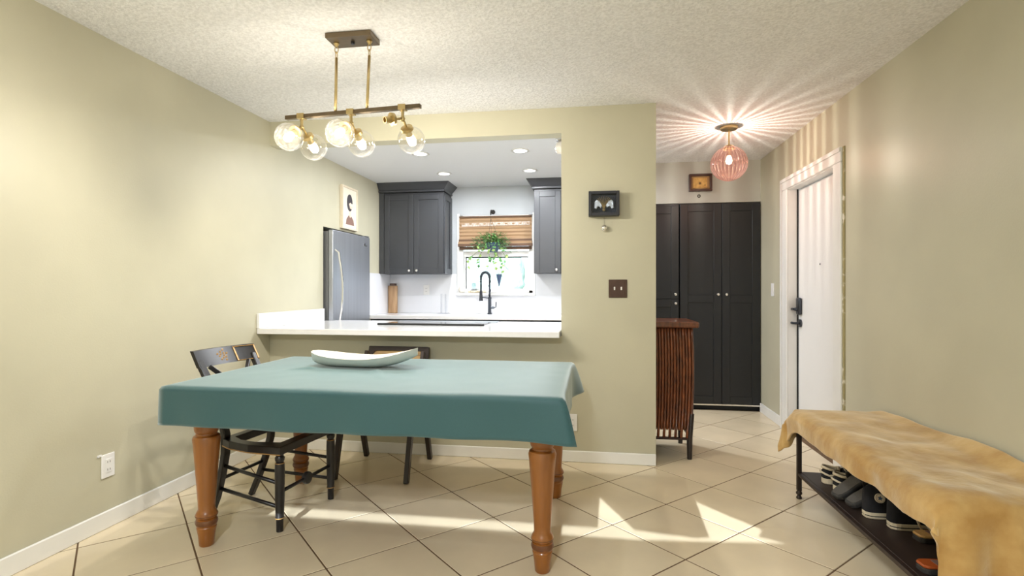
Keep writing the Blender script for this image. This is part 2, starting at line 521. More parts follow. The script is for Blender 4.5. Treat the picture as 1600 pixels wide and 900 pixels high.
# floor: grout bed with single tiles
fl = struct(MB().box(XL, XR + 0.2, YR, YB, -0.12, -0.0016).build('floor', M['grout']), 'tiled floor in cream ceramic laid diagonally')
TS, TX, TY = 0.4345, 0.1027, 2.763
k = math.sqrt(0.5)
def clip(poly, a, b, c):
    out = []
    for i, p in enumerate(poly):
        q = poly[(i + 1) % len(poly)]
        dp = a * p[0] + b * p[1] - c; dq = a * q[0] + b * q[1] - c
        if dp <= 0: out.append(p)
        if dp * dq < 0:
            t = dp / (dp - dq)
            out.append((p[0] + (q[0] - p[0]) * t, p[1] + (q[1] - p[1]) * t))
    return out
far_tiles = MB()
ntile = 0
full_mesh = None
for a in range(-16, 16):
    for b in range(-16, 16):
        cx = TX + TS * k * ((a + .5) + (b + .5)); cy = TY + TS * k * ((a + .5) - (b + .5))
        h = (TS - 0.007) * k
        poly = [(cx + h, cy), (cx, cy + h), (cx - h, cy), (cx, cy - h)]
        for aa, bb, cc in ((1, 0, XR), (-1, 0, -XL), (0, 1, YF), (0, -1, -YR)):
            poly = clip(poly, aa, bb, cc)
            if len(poly) < 3: break
        if len(poly) < 3: continue
        if cx < -0.35 and cy > 4.0: continue
        area = abs(sum(p[0] * q[1] - q[0] * p[1] for p, q in zip(poly, poly[1:] + poly[:1]))) / 2
        if area < 0.002: continue
        mx_, my_ = sum(p[0] for p in poly) / len(poly), sum(p[1] for p in poly) / len(poly)
        if cy < 1.2:
            far_tiles.prism(poly, 'z', -0.008, 0.0)
            continue
        if len(poly) == 4 and area > 0.98 * (TS - 0.007) ** 2:
            if full_mesh is None:
                t_ = MB().prism([(p[0] - cx, p[1] - cy) for p in poly], 'z', -0.008, 0.0).build('tile', M['tile'], fl, bevel=0.0015)
                full_mesh = t_.data
            else:
                t_ = bpy.data.objects.new('tile', full_mesh); COL.objects.link(t_); t_.parent = fl
            t_.location = (cx, cy, 0)
        else:
            t_ = MB().prism([(p[0] - mx_, p[1] - my_) for p in poly], 'z', -0.008, 0.0).build('tile', M['tile'], fl)
            t_.location = (mx_, my_, 0)
        ntile += 1
ft = far_tiles.build('tile_field', M['tile'], fl); ft['kind'] = 'stuff'
kf = struct(MB().box(XL, -0.03, YP + T, YB, -0.003, 0.0).build('floor_kitchen', M['tile']), 'kitchen floor behind the half wall')

# ceilings
struct(MB().box(XL, XR + 0.2, YR - 0.1, YF, ZC, ZC + 0.1).build('ceiling', M['ceil']), 'white popcorn textured ceiling of the dining room')
struct(MB().box(XL, 0.09, YP + T, YB, ZK, ZC - 0.001).build('ceiling_kitchen', M['ceil_smooth']), 'smooth white kitchen ceiling with recessed lights')

# left wall with fridge alcove
AY0, AY1, AZ = 4.54, 5.40, 1.765
w = MB()
w.box(XL - T, XL, YR - 0.1, AY0, -0.1, ZC + 0.1)
w.box(XL - T, XL, AY0, AY1, AZ, ZC + 0.1)
w.box(XL - T, XL, AY1, YB + 0.1, -0.1, ZC + 0.1)
w.box(XL - 0.78, XL - 0.72, AY0 - 0.05, AY1 + 0.05, -0.1, AZ + 0.05)
w.box(XL - 0.72, XL - T, AY0 - 0.05, AY0, -0.1, AZ)
w.box(XL - 0.72, XL - T, AY1, AY1 + 0.05, -0.1, AZ)
w.box(XL - 0.72, XL - T, AY0 - 0.05, AY1 + 0.05, AZ, AZ + 0.05)
w.box(XL - 0.72, XL, AY0, AY1, -0.1, 0.0)
struct(w.build('wall_left', M['wall']), 'long sage green wall of the dining room')

# right wall with door opening
DY0, DY1, DZ = 3.90, 4.78, 2.04
w = MB()
w.box(XR, XR + 0.2, YR - 0.1, DY0, -0.1, ZC + 0.1)
w.box(XR, XR + 0.2, DY1, YF + 0.7, -0.1, ZC + 0.1)
w.box(XR, XR + 0.2, DY0, DY1, DZ, ZC + 0.1)
struct(w.build('wall_right', M['wall']), 'sage green wall behind the bench and the entry door')

# partition: half wall, header, pillar
PX0, PX1 = -0.21, 0.43
w = MB()
w.box(XL, PX0, YP, YP + T, 0, 0.868)
w.box(XL, PX0, YP, YP + T, 2.283, ZC)
w.box(PX0, PX1, YP, YP + T, 0, ZC)
struct(w.build('wall_front', M['wall']), 'sage partition with half wall, header and pillar around the kitchen opening')

# kitchen side walls
struct(MB().box(-0.03, 0.09, YP + T, 4.45, 0, ZC).box(-0.03, 0.09, YF, YB, 0, ZC).build('wall_divider', M['wall_foyer']), 'wall between the kitchen and the entry')
WX0, WX1, WZ0, WZ1 = -1.545, -0.675, 1.15, 2.06
w = MB()
w.box(XL - T, WX0, YB, YB + 0.15, -0.1, ZC + 0.1)
w.box(WX1, 0.3, YB, YB + 0.15, -0.1, ZC + 0.1)
w.box(WX0, WX1, YB, YB + 0.15, -0.1, WZ0)
w.box(WX0, WX1, YB, YB + 0.15, WZ1, ZC + 0.1)
struct(w.build('wall_back', M['wall_grey']), 'pale grey kitchen wall around the window')
struct(MB().box(0.09, XR, YF, YF + T, 2.05, ZC).box(0.3, XR + 0.2, YF + 0.64, YF + 0.72, -0.1, ZC + 0.1).build('wall_foyer', M['wall_foyer']), 'grey wall strip above the black closets')

# wall behind the camera with glazed door and an added sun mask
RX0, RX1, RZ = -2.0, 1.3, 2.12
w = MB()
w.box(XL, RX0, YR - T, YR, -0.1, ZC + 0.1)
w.box(RX1, XR, YR - T, YR, -0.1, ZC + 0.1)
w.box(RX0, RX1, YR - T, YR, RZ, ZC + 0.1)
struct(w.build('wall_rear', M['wall']), 'sage wall behind the camera')
te = math.tan(SUN_E)
slit0 = (2.635 - YR) * te; slit1 = (2.745 - YR) * te
sh = thing('sun_mask', 'added unseen sun mask with a narrow gap behind the camera', 'shade', (0, YR, 0))  # added out of view; its gap shapes the sun streak on the floor
MB().box(RX0, RX1, YR - 0.03, YR - 0.02, 0, slit0).build('lower_mask', M['mask_sheet'], sh)
def shz(yf): return (yf - YR) * te
MB().prism([(RX0, slit1), (0.03, slit1), (0.045, shz(3.14)), (0.21, slit1), (0.50, shz(2.70)), (0.56, shz(2.72)), (0.58, shz(3.16)), (0.72, shz(2.98)), (0.84, shz(2.84)), (0.80, shz(2.76)), (0.92, shz(2.70)), (RX1, shz(2.70)), (RX1, RZ), (RX0, RZ)], 'y', YR - 0.03, YR - 0.02).build('upper_mask', M['mask_sheet'], sh)  # notches cut to drop sun patches on the floor
MB().box(RX0, -1.70, YR - 0.03, YR - 0.02, slit0, slit1).build('side_strip', M['mask_sheet'], sh)
MB().box(-0.262, -0.148, YR - 0.03, YR - 0.02, slit0, slit1).build('leg_mask_strip', M['mask_sheet'], sh)  # added to keep the sun off the right table leg
MB().prism([(0.20, slit0), (RX1, slit0), (RX1, shz(2.70)), (0.92, shz(2.70)), (0.78, shz(2.69)), (0.5, shz(2.66))], 'y', YR - 0.03, YR - 0.02).build('side_strip', M['mask_sheet'], sh)
d3 = struct(MB().box(RX0, RX1, YR - 0.085, YR - 0.08, 0, RZ).build('door_2', M['glass']), 'glazed patio door behind the camera')

# baseboards
BH, BT = 0.088, 0.014
def baseboard(name, boxes, label):
    m = MB()
    for b in boxes: m.box(*b)
    return struct(m.build(name, M['white'], bevel=0.004), label)
baseboard('baseboard_left', [(XL, XL + BT, YR, YP, 0, BH)], 'white baseboard along the left wall')
baseboard('baseboard_front', [(XL + BT, PX1, YP - BT, YP, 0, BH - 0.01)], 'white baseboard under the half wall and pillar')
baseboard('baseboard_right', [(XR - BT, XR, YR, DY0 - 0.12, 0, BH), (XR - BT, XR, DY1 + 0.14, YF - 0.02, 0, BH)], 'white baseboard along the right wall')

# entry door with casing
fr = MB()
cw = 0.125
fr.box(XR - 0.018, XR, DY1 - 0.01, DY1 + cw, 0, DZ - 0.006)
fr.box(XR - 0.018, XR, DY0 - cw + 0.01, DY0, 0, DZ - 0.006)
fr.box(XR - 0.018, XR, DY0 - cw + 0.01, DY1 + cw, DZ - 0.005, DZ + 0.09)
tr1 = struct(fr.build('trim_1', M['white'], bevel=0.005), 'white casing around the entry door')
MB().box(XR - 0.026, XR - 0.0185, DY1 + cw - 0.03, DY1 + cw, 0, DZ + 0.059).build('trim_bead', M['white'], tr1, bevel=0.002)
MB().box(XR - 0.026, XR - 0.0185, DY0 - cw + 0.01, DY1 + cw, DZ + 0.06, DZ + 0.09).build('trim_bead', M['white'], tr1, bevel=0.002)
MB().box(XR - 0.004, XR + 0.17, DY1 - 0.012, DY1, 0, DZ).box(XR - 0.004, XR + 0.17, DY0, DY0 + 0.012, 0, DZ).box(XR - 0.004, XR + 0.17, DY0, DY1, DZ - 0.012, DZ).build('trim_jamb', M['white'], tr1)
struct(MB().box(XR - 0.006, XR, DY0 - cw - 0.018, DY0 - cw + 0.0095, 0, DZ + 0.09).build('trim_2', M['rough_edge']), 'rough unpainted strip beside the door casing')
d1 = MB().box(XR + 0.075, XR + 0.118, DY0 + 0.016, DY1 - 0.022, 0.008, DZ - 0.018).build('door_1', M['door_white'], bevel=0.003)
struct(d1, 'white flush entry door')
MB().box(XR + 0.064, XR + 0.0745, DY1 - 0.0185, DY1 - 0.0121, 0.0, DZ - 0.0125).build('door_seal', M['dark_line'], d1)
kx = XR + 0.075
MB().box(kx - 0.03, kx, DY1 - 0.10, DY1 - 0.035, 0.985, 1.125).build('keypad_lock', M['gunmetal'], d1, bevel=0.012, bseg=3, smooth=True)
MB().cyl((kx - 0.028, DY1 - 0.068, 1.03), (kx - 0.05, DY1 - 0.068, 1.03), 0.014).box(kx - 0.062, kx - 0.046, DY1 - 0.07, DY1 - 0.02, 1.02, 1.04).build('thumb_turn', M['gunmetal'], d1, bevel=0.002)
hd = MB().cyl((kx, DY1 - 0.068, 0.915), (kx - 0.014, DY1 - 0.068, 0.915), 0.032, seg=24)
hd.tube([(kx - 0.01, DY1 - 0.068, 0.915), (kx - 0.045, DY1 - 0.068, 0.915), (kx - 0.052, DY1 - 0.06, 0.915), (kx - 0.052, DY1 + 0.02, 0.915)], 0.010)
hd.build('lever_handle', M['gunmetal'], d1, smooth=True, angle=40)
MB().cyl((kx, 4.33, 1.385), (kx - 0.004, 4.33, 1.385), 0.008, seg=12).build('peephole', M['chrome'], d1)

# kitchen window
w1 = struct(MB().box(WX0, WX0 + 0.045, YB - 0.0, YB + 0.14, WZ0, WZ1).box(WX1 - 0.045, WX1, YB, YB + 0.14, WZ0, WZ1)
            .box(WX0, WX1, YB, YB + 0.14, WZ1 - 0.04, WZ1).box(WX0, WX1, YB, YB + 0.14, WZ0, WZ0 + 0.03).build('window_1', M['white'], bevel=0.003), 'white framed kitchen window')
m = MB()
fy0, fy1 = YB + 0.05, YB + 0.085
m.box(WX0 + 0.045, WX1 - 0.045, fy0 - 0.02, fy1, 1.575, 1.64)
m.box(WX0 + 0.045, WX0 + 0.07, fy0, fy1, 1.2, 1.575).box(WX1 - 0.07, WX1 - 0.045, fy0, fy1, 1.2, 1.575).box(WX0 + 0.045, WX1 - 0.045, fy0, fy1, 1.175, 1.2)
m.build('sash', M['white'], w1, bevel=0.003)
MB().box(WX0 + 0.066, WX1 - 0.066, fy0 - 0.004, fy0 + 0.01, 1.562, 1.577).box(WX0 + 0.064, WX0 + 0.072, fy0 - 0.003, fy0 + 0.01, 1.2, 1.577).build('sash_gasket', M['dark_line'], w1)
MB().box(WX0 + 0.05, WX1 - 0.05, fy0 + 0.015, fy0 + 0.02, 1.19, 1.585).build('pane', M['glass'], w1)
MB().box(WX0 + 0.05, WX1 - 0.05, fy0 + 0.03, fy0 + 0.035, 1.63, WZ1 - 0.03).build('pane', M['glass'], w1)
MB().box(WX0 - 0.03, WX1 + 0.03, YB - 0.05, YB + 0.06, WZ0 - 0.03, WZ0).build('window_sill', M['white'], w1, bevel=0.004)
MB().box(WX0 - 0.025, WX0 + 0.002, YB - 0.012, YB + 0.01, WZ0, WZ1 + 0.02).box(WX1 - 0.002, WX1 + 0.025, YB - 0.012, YB + 0.01, WZ0, WZ1 + 0.02).build('window_casing', M['white'], w1)

# outside the window
struct(MB().box(-14, 14, YB + 0.15, 40, -0.3, -0.15).build('ground_outside', M['concrete']), 'pale sunlit ground outside')
for i, (hx, hy, hr, hz) in enumerate([(-5.2, 13.5, 0.95, 2.3), (-2.7, 14.0, 0.95, 2.9), (-0.2, 14.5, 0.95, 2.6), (-7.8, 15, 1.0, 3.0), (2.3, 14, 0.95, 2.4)]):
    m = MB()
    m.sphere((hx, hy, hz * 0.45), hr, 40, 24, (1, 0.8, hz * 0.5 / hr))
    for q in range(len(m.v)):
        d = m.v[q] - Vector((hx, hy, hz * .45))
        m.v[q] += d.normalized() * (noise.noise(m.v[q] * 1.6) * 0.18 + noise.noise(m.v[q] * 4) * 0.12)
    o = m.build('garden_shrub', M['hedge'], org=(hx, hy, -0.15), smooth=True)
    tag(o, ['pale green shrub outside, beyond the window left edge', 'tall pale shrub outside behind the faucet', 'round pale shrub outside at the window right side', 'broad shrub outside, farthest left', 'low shrub outside, farthest right'][i], 'shrub', 'shrubs outside the kitchen window')

# ------------------------------------------------------------------ kitchen
# peninsula counter
ct = thing('peninsula_counter', 'white quartz peninsula counter overhanging the half wall', 'counter', (-1.3, 3.9, 0))
MB().box(XL + 0.002, PX0 - 0.004, 3.565, 4.62, 0.87, 0.911).build('worktop', M['quartz'], ct, bevel=0.003)
MB().box(XL, XL + 0.02, 3.565, 4.53, 0.912, 1.02).build('side_splash', M['quartz'], ct, bevel=0.002)
bc = thing('peninsula_cabinet', 'charcoal base cabinets under the peninsula counter', 'cabinet', (-1.3, 4.2, 0))
MB().box(XL + 0.01, -0.06, YP + T + 0.005, 4.58, 0.1, 0.868).box(XL + 0.01, -0.06, YP + T + 0.005, 4.5, 0.0, 0.1).build('body', M['cab_grey'], bc)
for i in range(4):
    dx = XL + 0.03 + i * 0.575
    dd = MB().box(dx, dx + 0.56, 4.581, 4.60, 0.12, 0.86).build('door', M['cab_grey'], bc, bevel=0.003)
    MB().sphere((dx + 0.5, 4.612, 0.78), 0.013, 12, 8).build('knob', M['nickel'], dd)
ck = thing('cooktop', 'black glass cooktop set in the white peninsula', 'cooktop', (-1.25, 4.2, 0.911))
MB().box(-1.68, -0.835, 4.07, 4.385, 0.9112, 0.918).build('glass_top', M['black_glass'], ck, bevel=0.002)
MB().box(-1.69, -0.825, 4.045, 4.0685, 0.9112, 0.926).build('front_trim', M['dark_line'], ck, bevel=0.003)
MB().box(-1.70, -0.80, 4.386, 4.60, 0.9112, 0.9165).build('steel_rim', M['steel'], ck, bevel=0.002)

# back counter
kc = thing('back_counter', 'white quartz counter below the kitchen window', 'counter', (-1.2, 5.85, 0))
MB().box(XL + 0.002, -0.035, 5.535, YB - 0.002, 0.87, 0.911).build('worktop', M['quartz'], kc, bevel=0.003)
MB().box(XL + 0.012, -0.032, YB - 0.012, YB - 0.001, 0.912, 1.118).build('backsplash', M['splash'], kc)
MB().box(XL + 0.012, WX0 - 0.032, YB - 0.012, YB - 0.001, 1.1185, 1.372).build('backsplash', M['splash'], kc)
MB().box(WX1 + 0.032, -0.032, YB - 0.012, YB - 0.001, 1.1185, 1.372).build('backsplash', M['splash'], kc)
MB().box(XL, XL + 0.012, 5.41, YB - 0.013, 0.912, 1.372).build('backsplash', M['splash'], kc)
bb = thing('base_cabinet', 'charcoal base cabinets under the window counter', 'cabinet', (-1.2, 5.85, 0))
MB().box(XL + 0.01, -0.04, 5.575, YB - 0.01, 0.1, 0.868).box(XL + 0.01, -0.04, 5.62, YB - 0.01, 0, 0.1).build('body', M['cab_grey'], bb)
for i in range(4):
    dx = XL + 0.03 + i * 0.585
    dd = MB().box(dx, dx + 0.57, 5.553, 5.574, 0.12, 0.856).build('door', M['cab_grey'], bb, bevel=0.003)
    MB().sphere((dx + 0.5, 5.543, 0.78), 0.013, 12, 8).build('knob', M['nickel'], dd)

def shaker(name, parent, x0, x1, z0, z1, yf, material, th=0.02, st=0.06, rails=()):
    """panelled door facing -y, front plane at yf"""
    m = MB()
    m.box(x0, x0 + st, yf, yf + th, z0, z1).box(x1 - st, x1, yf, yf + th, z0, z1)
    m.box(x0 + st, x1 - st, yf, yf + th, z0, z0 + st).box(x0 + st, x1 - st, yf, yf + th, z1 - st, z1)
    for r in rails:
        m.box(x0 + st, x1 - st, yf, yf + th, r - st / 2, r + st / 2)
    m.box(x0 + st - 0.002, x1 - st + 0.002, yf + 0.009, yf + th - 0.001, z0 + st - 0.002, z1 - st + 0.002)
    return m.build(name, material, parent, bevel=0.0025)

def knob(parent, x, y, z, r=0.014):
    MB().lathe([(0.005, 0), (0.005, 0.012), (r, 0.016), (r, 0.024), (r * 0.6, 0.03)], (x, y, z), 16, (0, -1, 0)).build('knob', M['nickel'], parent, smooth=True, angle=50)

def crown(parent, x0, x1, y0, z0, z1, left_wall, right_wall):
    """flared crown moulding: front and open ends lean out by 0.075"""
    e = 0.078
    xl0, xl1 = (x0, x0) if left_wall else (x0 - 0.01, x0 - e)
    xr0, xr1 = (x1, x1) if right_wall else (x1 + 0.01, x1 + e)
    v = [(xl0, y0 - 0.01, z0), (xr0, y0 - 0.01, z0), (xr0, YB - 0.002, z0), (xl0, YB - 0.002, z0),
         (xl1, y0 - e, z1), (xr1, y0 - e, z1), (xr1, YB - 0.002, z1), (xl1, YB - 0.002, z1)]
    m = MB().add(v, [(0, 3, 2, 1), (4, 5, 6, 7), (0, 1, 5, 4), (1, 2, 6, 5), (2, 3, 7, 6), (3, 0, 4, 7)])
    m.box(xl0 - (0 if left_wall else 0.008), xr0 + (0 if right_wall else 0.008), y0 - 0.02, YB - 0.003, z0 - 0.022, z0 - 0.0005)
    m.build('crown_moulding', M['cab_grey'], parent, bevel=0.002)

CY, CZ0, CZ1 = 5.82, 1.368, 2.29
uc = thing('wall_cabinet', 'charcoal wall cabinet with two doors beside the fridge', 'cabinet', (-2.02, 5.98, CZ0), 'charcoal wall cabinets')
MB().box(XL + 0.004, -1.647, CY + 0.021, YB - 0.002, CZ0, CZ1).build('body', M['cab_grey'], uc, bevel=0.002)
MB().box(XL + 0.004, -2.348, CY + 0.003, CY + 0.02, CZ0, CZ1).build('filler_strip', M['cab_grey'], uc)
da = shaker('door', uc, -2.345, -1.999, CZ0 + 0.003, CZ1 - 0.025, CY, M['cab_grey'])
db = shaker('door', uc, -1.995, -1.649, CZ0 + 0.003, CZ1 - 0.025, CY, M['cab_grey'])
knob(da, -2.045, CY, 1.405); knob(db, -1.957, CY, 1.405)
sp_ = MB()
sp_.box(-1.6465, -1.634, CY + 0.02, CY + 0.08, CZ0, CZ1 - 0.025).box(-1.6465, -1.634, YB - 0.07, YB - 0.003, CZ0, CZ1 - 0.025)
sp_.box(-1.6465, -1.634, CY + 0.08, YB - 0.07, CZ0, CZ0 + 0.06).box(-1.6465, -1.634, CY + 0.08, YB - 0.07, CZ1 - 0.085, CZ1 - 0.025)
sp_.build('side_panel', M['cab_grey'], uc, bevel=0.002)
crown(uc, XL + 0.004, -1.647, CY, 2.315, ZK - 0.001, True, False)
ur = thing('wall_cabinet', 'charcoal wall cabinet cut off by the pillar', 'cabinet', (-0.33, 5.98, CZ0), 'charcoal wall cabinets')
MB().box(-0.629, -0.034, CY + 0.021, YB - 0.002, CZ0, CZ1).build('body', M['cab_grey'], ur, bevel=0.002)
da = shaker('door', ur, -0.627, -0.335, CZ0 + 0.003, CZ1 - 0.025, CY, M['cab_grey'])
db = shaker('door', ur, -0.331, -0.036, CZ0 + 0.003, CZ1 - 0.025, CY, M['cab_grey'])
knob(da, -0.38, CY, 1.405); knob(db, -0.285, CY, 1.405)
crown(ur, -0.629, -0.034, CY, 2.315, ZK - 0.001, False, True)

# refrigerator in the alcove
rf = thing('refrigerator', 'stainless steel refrigerator recessed in the left wall', 'refrigerator', (-2.6, 4.97, 0))
MB().box(-3.1, -2.375, 4.565, 5.375, 0.02, 1.725).box(-3.05, -2.42, 4.6, 5.34, 0.0, 0.02).build('body', M['steel_side'], rf, bevel=0.004)
MB().box(-2.372, -2.325, 4.56, 5.378, 0.70, 1.738).build('door', M['steel'], rf, bevel=0.008, bseg=2)
MB().box(-2.372, -2.325, 4.56, 5.378, 0.06, 0.69).build('freezer_drawer', M['steel'], rf, bevel=0.008, bseg=2)
hp = [(-2.325, 4.60, 1.56), (-2.29, 4.605, 1.53)]
for i in range(9):
    t = i / 8; hp.append((-2.288 + 0.035 * math.sin(PI * t), 4.605, lerp(1.5, 0.86, t)))
hp += [(-2.29, 4.605, 0.83), (-2.325, 4.60, 0.80)]
MB().tube(hp, 0, flat=(0.018, 0.018)).build('handle', M['chrome'], rf, bevel=0.003)
MB().box(-2.4, -2.33, 5.30, 5.37, 1.739, 1.752).build('hinge_cover', M['steel_side'], rf, bevel=0.003)
bd = MB().lathe([(0.016, 0), (0.016, 0.002)], (-2.325, 5.24, 1.655), 20, (1, 0, 0))
bd.box(-2.325, -2.3235, 5.225, 5.30, 1.638, 1.648)
bd.build('badge', M['chrome'], rf)

# print above the fridge
pc = thing('framed_print', 'pale framed print of a dark-haired figure above the refrigerator', 'picture', (XL + 0.012, 5.035, 1.787))
y0, y1, z0, z1 = 4.864, 5.205, 1.787, 2.21
MB().box(XL + 0.001, XL + 0.03, y0, y0 + 0.018, z0, z1).box(XL + 0.001, XL + 0.03, y1 - 0.018, y1, z0, z1).box(XL + 0.001, XL + 0.03, y0 + 0.018, y1 - 0.018, z0, z0 + 0.018).box(XL + 0.001, XL + 0.03, y0 + 0.018, y1 - 0.018, z1 - 0.018, z1).build('frame', M['frame_cream'], pc)
MB().box(XL + 0.002, XL + 0.02, y0 + 0.017, y1 - 0.017, z0 + 0.017, z1 - 0.017).build('print', M['paper'], pc)
yc = (y0 + y1) / 2
def flat_poly(name, pts, lay, material):
    MB().prism([(yc + a, 2.0 + b) for a, b in pts], 'x', XL + 0.0201, XL + 0.0205 + lay * 0.0006).build(name, material, pc)
flat_poly('print_neck', [(-0.02, -0.1), (0.03, -0.1), (0.02, 0.0), (-0.015, 0.0)], 0, M['ink_skin'])
flat_poly('print_shirt', [(-0.085, -0.165), (0.10, -0.165), (0.085, -0.115), (0.035, -0.075), (0.01, -0.095), (-0.02, -0.07), (-0.07, -0.11)], 1, M['ink_brown'])
flat_poly('print_hair', [(0.0 + 0.062 * math.cos(a * PI / 8), 0.055 + 0.085 * math.sin(a * PI / 8)) for a in range(16)], 2, M['ink'])
flat_poly('print_face', [(0.005, 0.0), (0.045, -0.005), (0.055, 0.035), (0.02, 0.06), (-0.02, 0.045)], 3, M['ink_skin'])
flat_poly('print_mask', [(-0.01, 0.028), (0.06, 0.02), (0.06, 0.05), (0.0, 0.052)], 4, M['paper'])

# window shade
bl = thing('bamboo_shade', 'bamboo roman shade folded in the upper kitchen window', 'shade', (-1.1, YB - 0.03, 1.68))
bx0, bx1 = WX0 + 0.005, WX1 - 0.01
MB().box(bx0, bx1, YB - 0.05, YB - 0.015, 2.03, 2.045).build('headrail', M['blind_dark'], bl)
def shade_sheet(u, v):
    z = lerp(2.03, 1.76, v)
    return (lerp(bx0, bx1, u), YB - 0.03 + 0.004 * math.sin(v * 40) , z)
MB().grid(shade_sheet, 2, 60).build('woven_panel', M['blind'], bl, solid=0.003)
MB().grid(lambda u, v: (lerp(bx0 + 0.03, bx1 - 0.02, u), YB - 0.0365 + 0.003 * math.sin(u * 60), lerp(1.925, 1.965, v) + 0.012 * u), 60, 2).build('light_slit_band', M['slit_light'], bl, solid=0.001)  # pale strip painted where light comes through a slit
for i in range(4):
    zt = 1.80 - i * 0.027
    yy = YB - 0.034 - i * 0.006
    m = MB()
    m.tube([(bx0 - 0.004 * i, yy, zt - 0.012), (bx1 + 0.004 * i, yy, zt - 0.012)], 0, flat=(0.02, 0.034))
    m.build('fold', M['blind_dark'] if i % 2 else M['blind'], bl, bevel=0.006, bseg=2)
MB().box(bx0, bx1, YB - 0.03, YB - 0.022, 1.655, 1.69).build('bottom_slat', M['blind_dark'], bl)
# sill objects
tag(MB().lathe([(0.012, 0), (0.035, 0.012), (0.043, 0.04), (0.032, 0.066), (0.012, 0.08), (0.006, 0.095)], (-1.513, YB - 0.02, WZ0), 20).build('bulb_jar', M['ceramic'], org=(-1.513, YB - 0.02, WZ0), smooth=True), 'round white bulb-shaped jar at the corner of the window sill', 'jar')
m = MB()
for i in range(7):
    m.sphere((-1.42 + i * 0.03, YB - 0.02 + 0.01 * math.sin(i * 2), WZ0 + 0.013), 0.018, 12, 8, (1.1, 0.8, 0.7))
tag(m.build('shell_garland', M['rubber_white'], org=(-1.35, YB - 0.02, WZ0), smooth=True), 'row of pale shells along the window sill', 'shells')
tag(MB().lathe([(0.03, 0), (0.034, 0.09), (0.03, 0.09), (0.027, 0.006)], (-1.375, YB + 0.02, WZ0 + 0.03), 20, cap=True).build('drinking_glass', M['acrylic'], org=(-1.375, YB + 0.02, WZ0 + 0.03), smooth=True), 'small clear glass standing on the window sill', 'glass')

# faucet
fc = thing('kitchen_faucet', 'gunmetal spring-neck kitchen faucet in front of the window', 'faucet', (-1.15, 5.96, 0.911))
fx, fy = -1.147, 5.96
MB().lathe([(0.027, 0), (0.027, 0.012), (0.019, 0.02), (0.019, 0.17), (0.022, 0.175), (0.022, 0.19), (0.013, 0.195)], (fx, fy, 0.911), 20).build('body', M['gunmetal'], fc, smooth=True, angle=40)
pts = [(fx, fy, 1.1)]
for i in range(15):
    a = PI * i / 14
    pts.append((fx - 0.048 + 0.048 * math.cos(a), fy - 0.02 * (i / 14), 1.33 + 0.055 * math.sin(a)))
pts += [(fx - 0.096, fy - 0.02, 1.30), (fx - 0.096, fy - 0.02, 1.24)]
MB().tube(pts, 0.011, 12).build('neck', M['gunmetal'], fc, smooth=True)
m = MB(); npt = 260; L = len(pts) - 1
hel = []
for i in range(npt):
    t = i / (npt - 1) * L * 0.97; kk = min(int(t), L - 1); p = Vector(pts[kk]).lerp(Vector(pts[kk + 1]), t - kk)
    a = i * 0.9
    tg = (Vector(pts[kk + 1]) - Vector(pts[kk])).normalized(); u = Vector((0, 1, 0)); w_ = tg.cross(u)
    hel.append(p + (u * math.cos(a) + w_ * math.sin(a)) * 0.0145)
m.tube(hel, 0.0028, 5).build('spring', M['gunmetal'], fc, smooth=True)
MB().lathe([(0.012, 0.12), (0.016, 0.11), (0.019, 0.04), (0.022, 0.02), (0.022, 0.0)], (fx - 0.096, fy - 0.02, 1.06), 18).cyl((fx - 0.096, fy - 0.02, 1.16), (fx - 0.096, fy - 0.02, 1.25), 0.012).build('spray_head', M['gunmetal'], fc, smooth=True, angle=40)
MB().tube([(fx, fy, 1.09), (fx - 0.05, fy - 0.012, 1.1), (fx - 0.096, fy - 0.02, 1.1)], 0.006, 8).build('holder_arm', M['gunmetal'], fc)
MB().cyl((fx, fy, 0.985), (fx + 0.055, fy, 0.985), 0.013).tube([(fx + 0.055, fy, 0.985), (fx + 0.072, fy, 0.99), (fx + 0.075, fy, 1.05)], 0.006, 8).build('lever', M['gunmetal'], fc, smooth=True, angle=40)

# boards, towel stand, outlet, ornament
cb = thing('cutting_board', 'tall light oak board with dark top edge beside the refrigerator', 'board', (-2.36, 6.05, 0.911))
MB().box(-2.392, -2.283, 6.055, 6.085, 0.9115, 1.235).build('board', M['oak'], cb, bevel=0.004)
MB().box(-2.37, -2.30, 6.05, 6.095, 1.236, 1.262).build('handle_wrap', M['bronze'], cb, bevel=0.004)
ps = thing('towel_stand', 'clear acrylic stand with two upright rods on the window counter', 'stand', (-1.7, 6.03, 0.911))
MB().lathe([(0.075, 0), (0.075, 0.008)], (-1.70, 6.02, 0.9115), 28).build('base', M['acrylic'], ps)
for dx in (-0.03, 0.02):
    MB().cyl((-1.70 + dx, 6.02, 0.92), (-1.70 + dx, 6.02, 1.14), 0.009).build('rod', M['acrylic'], ps)

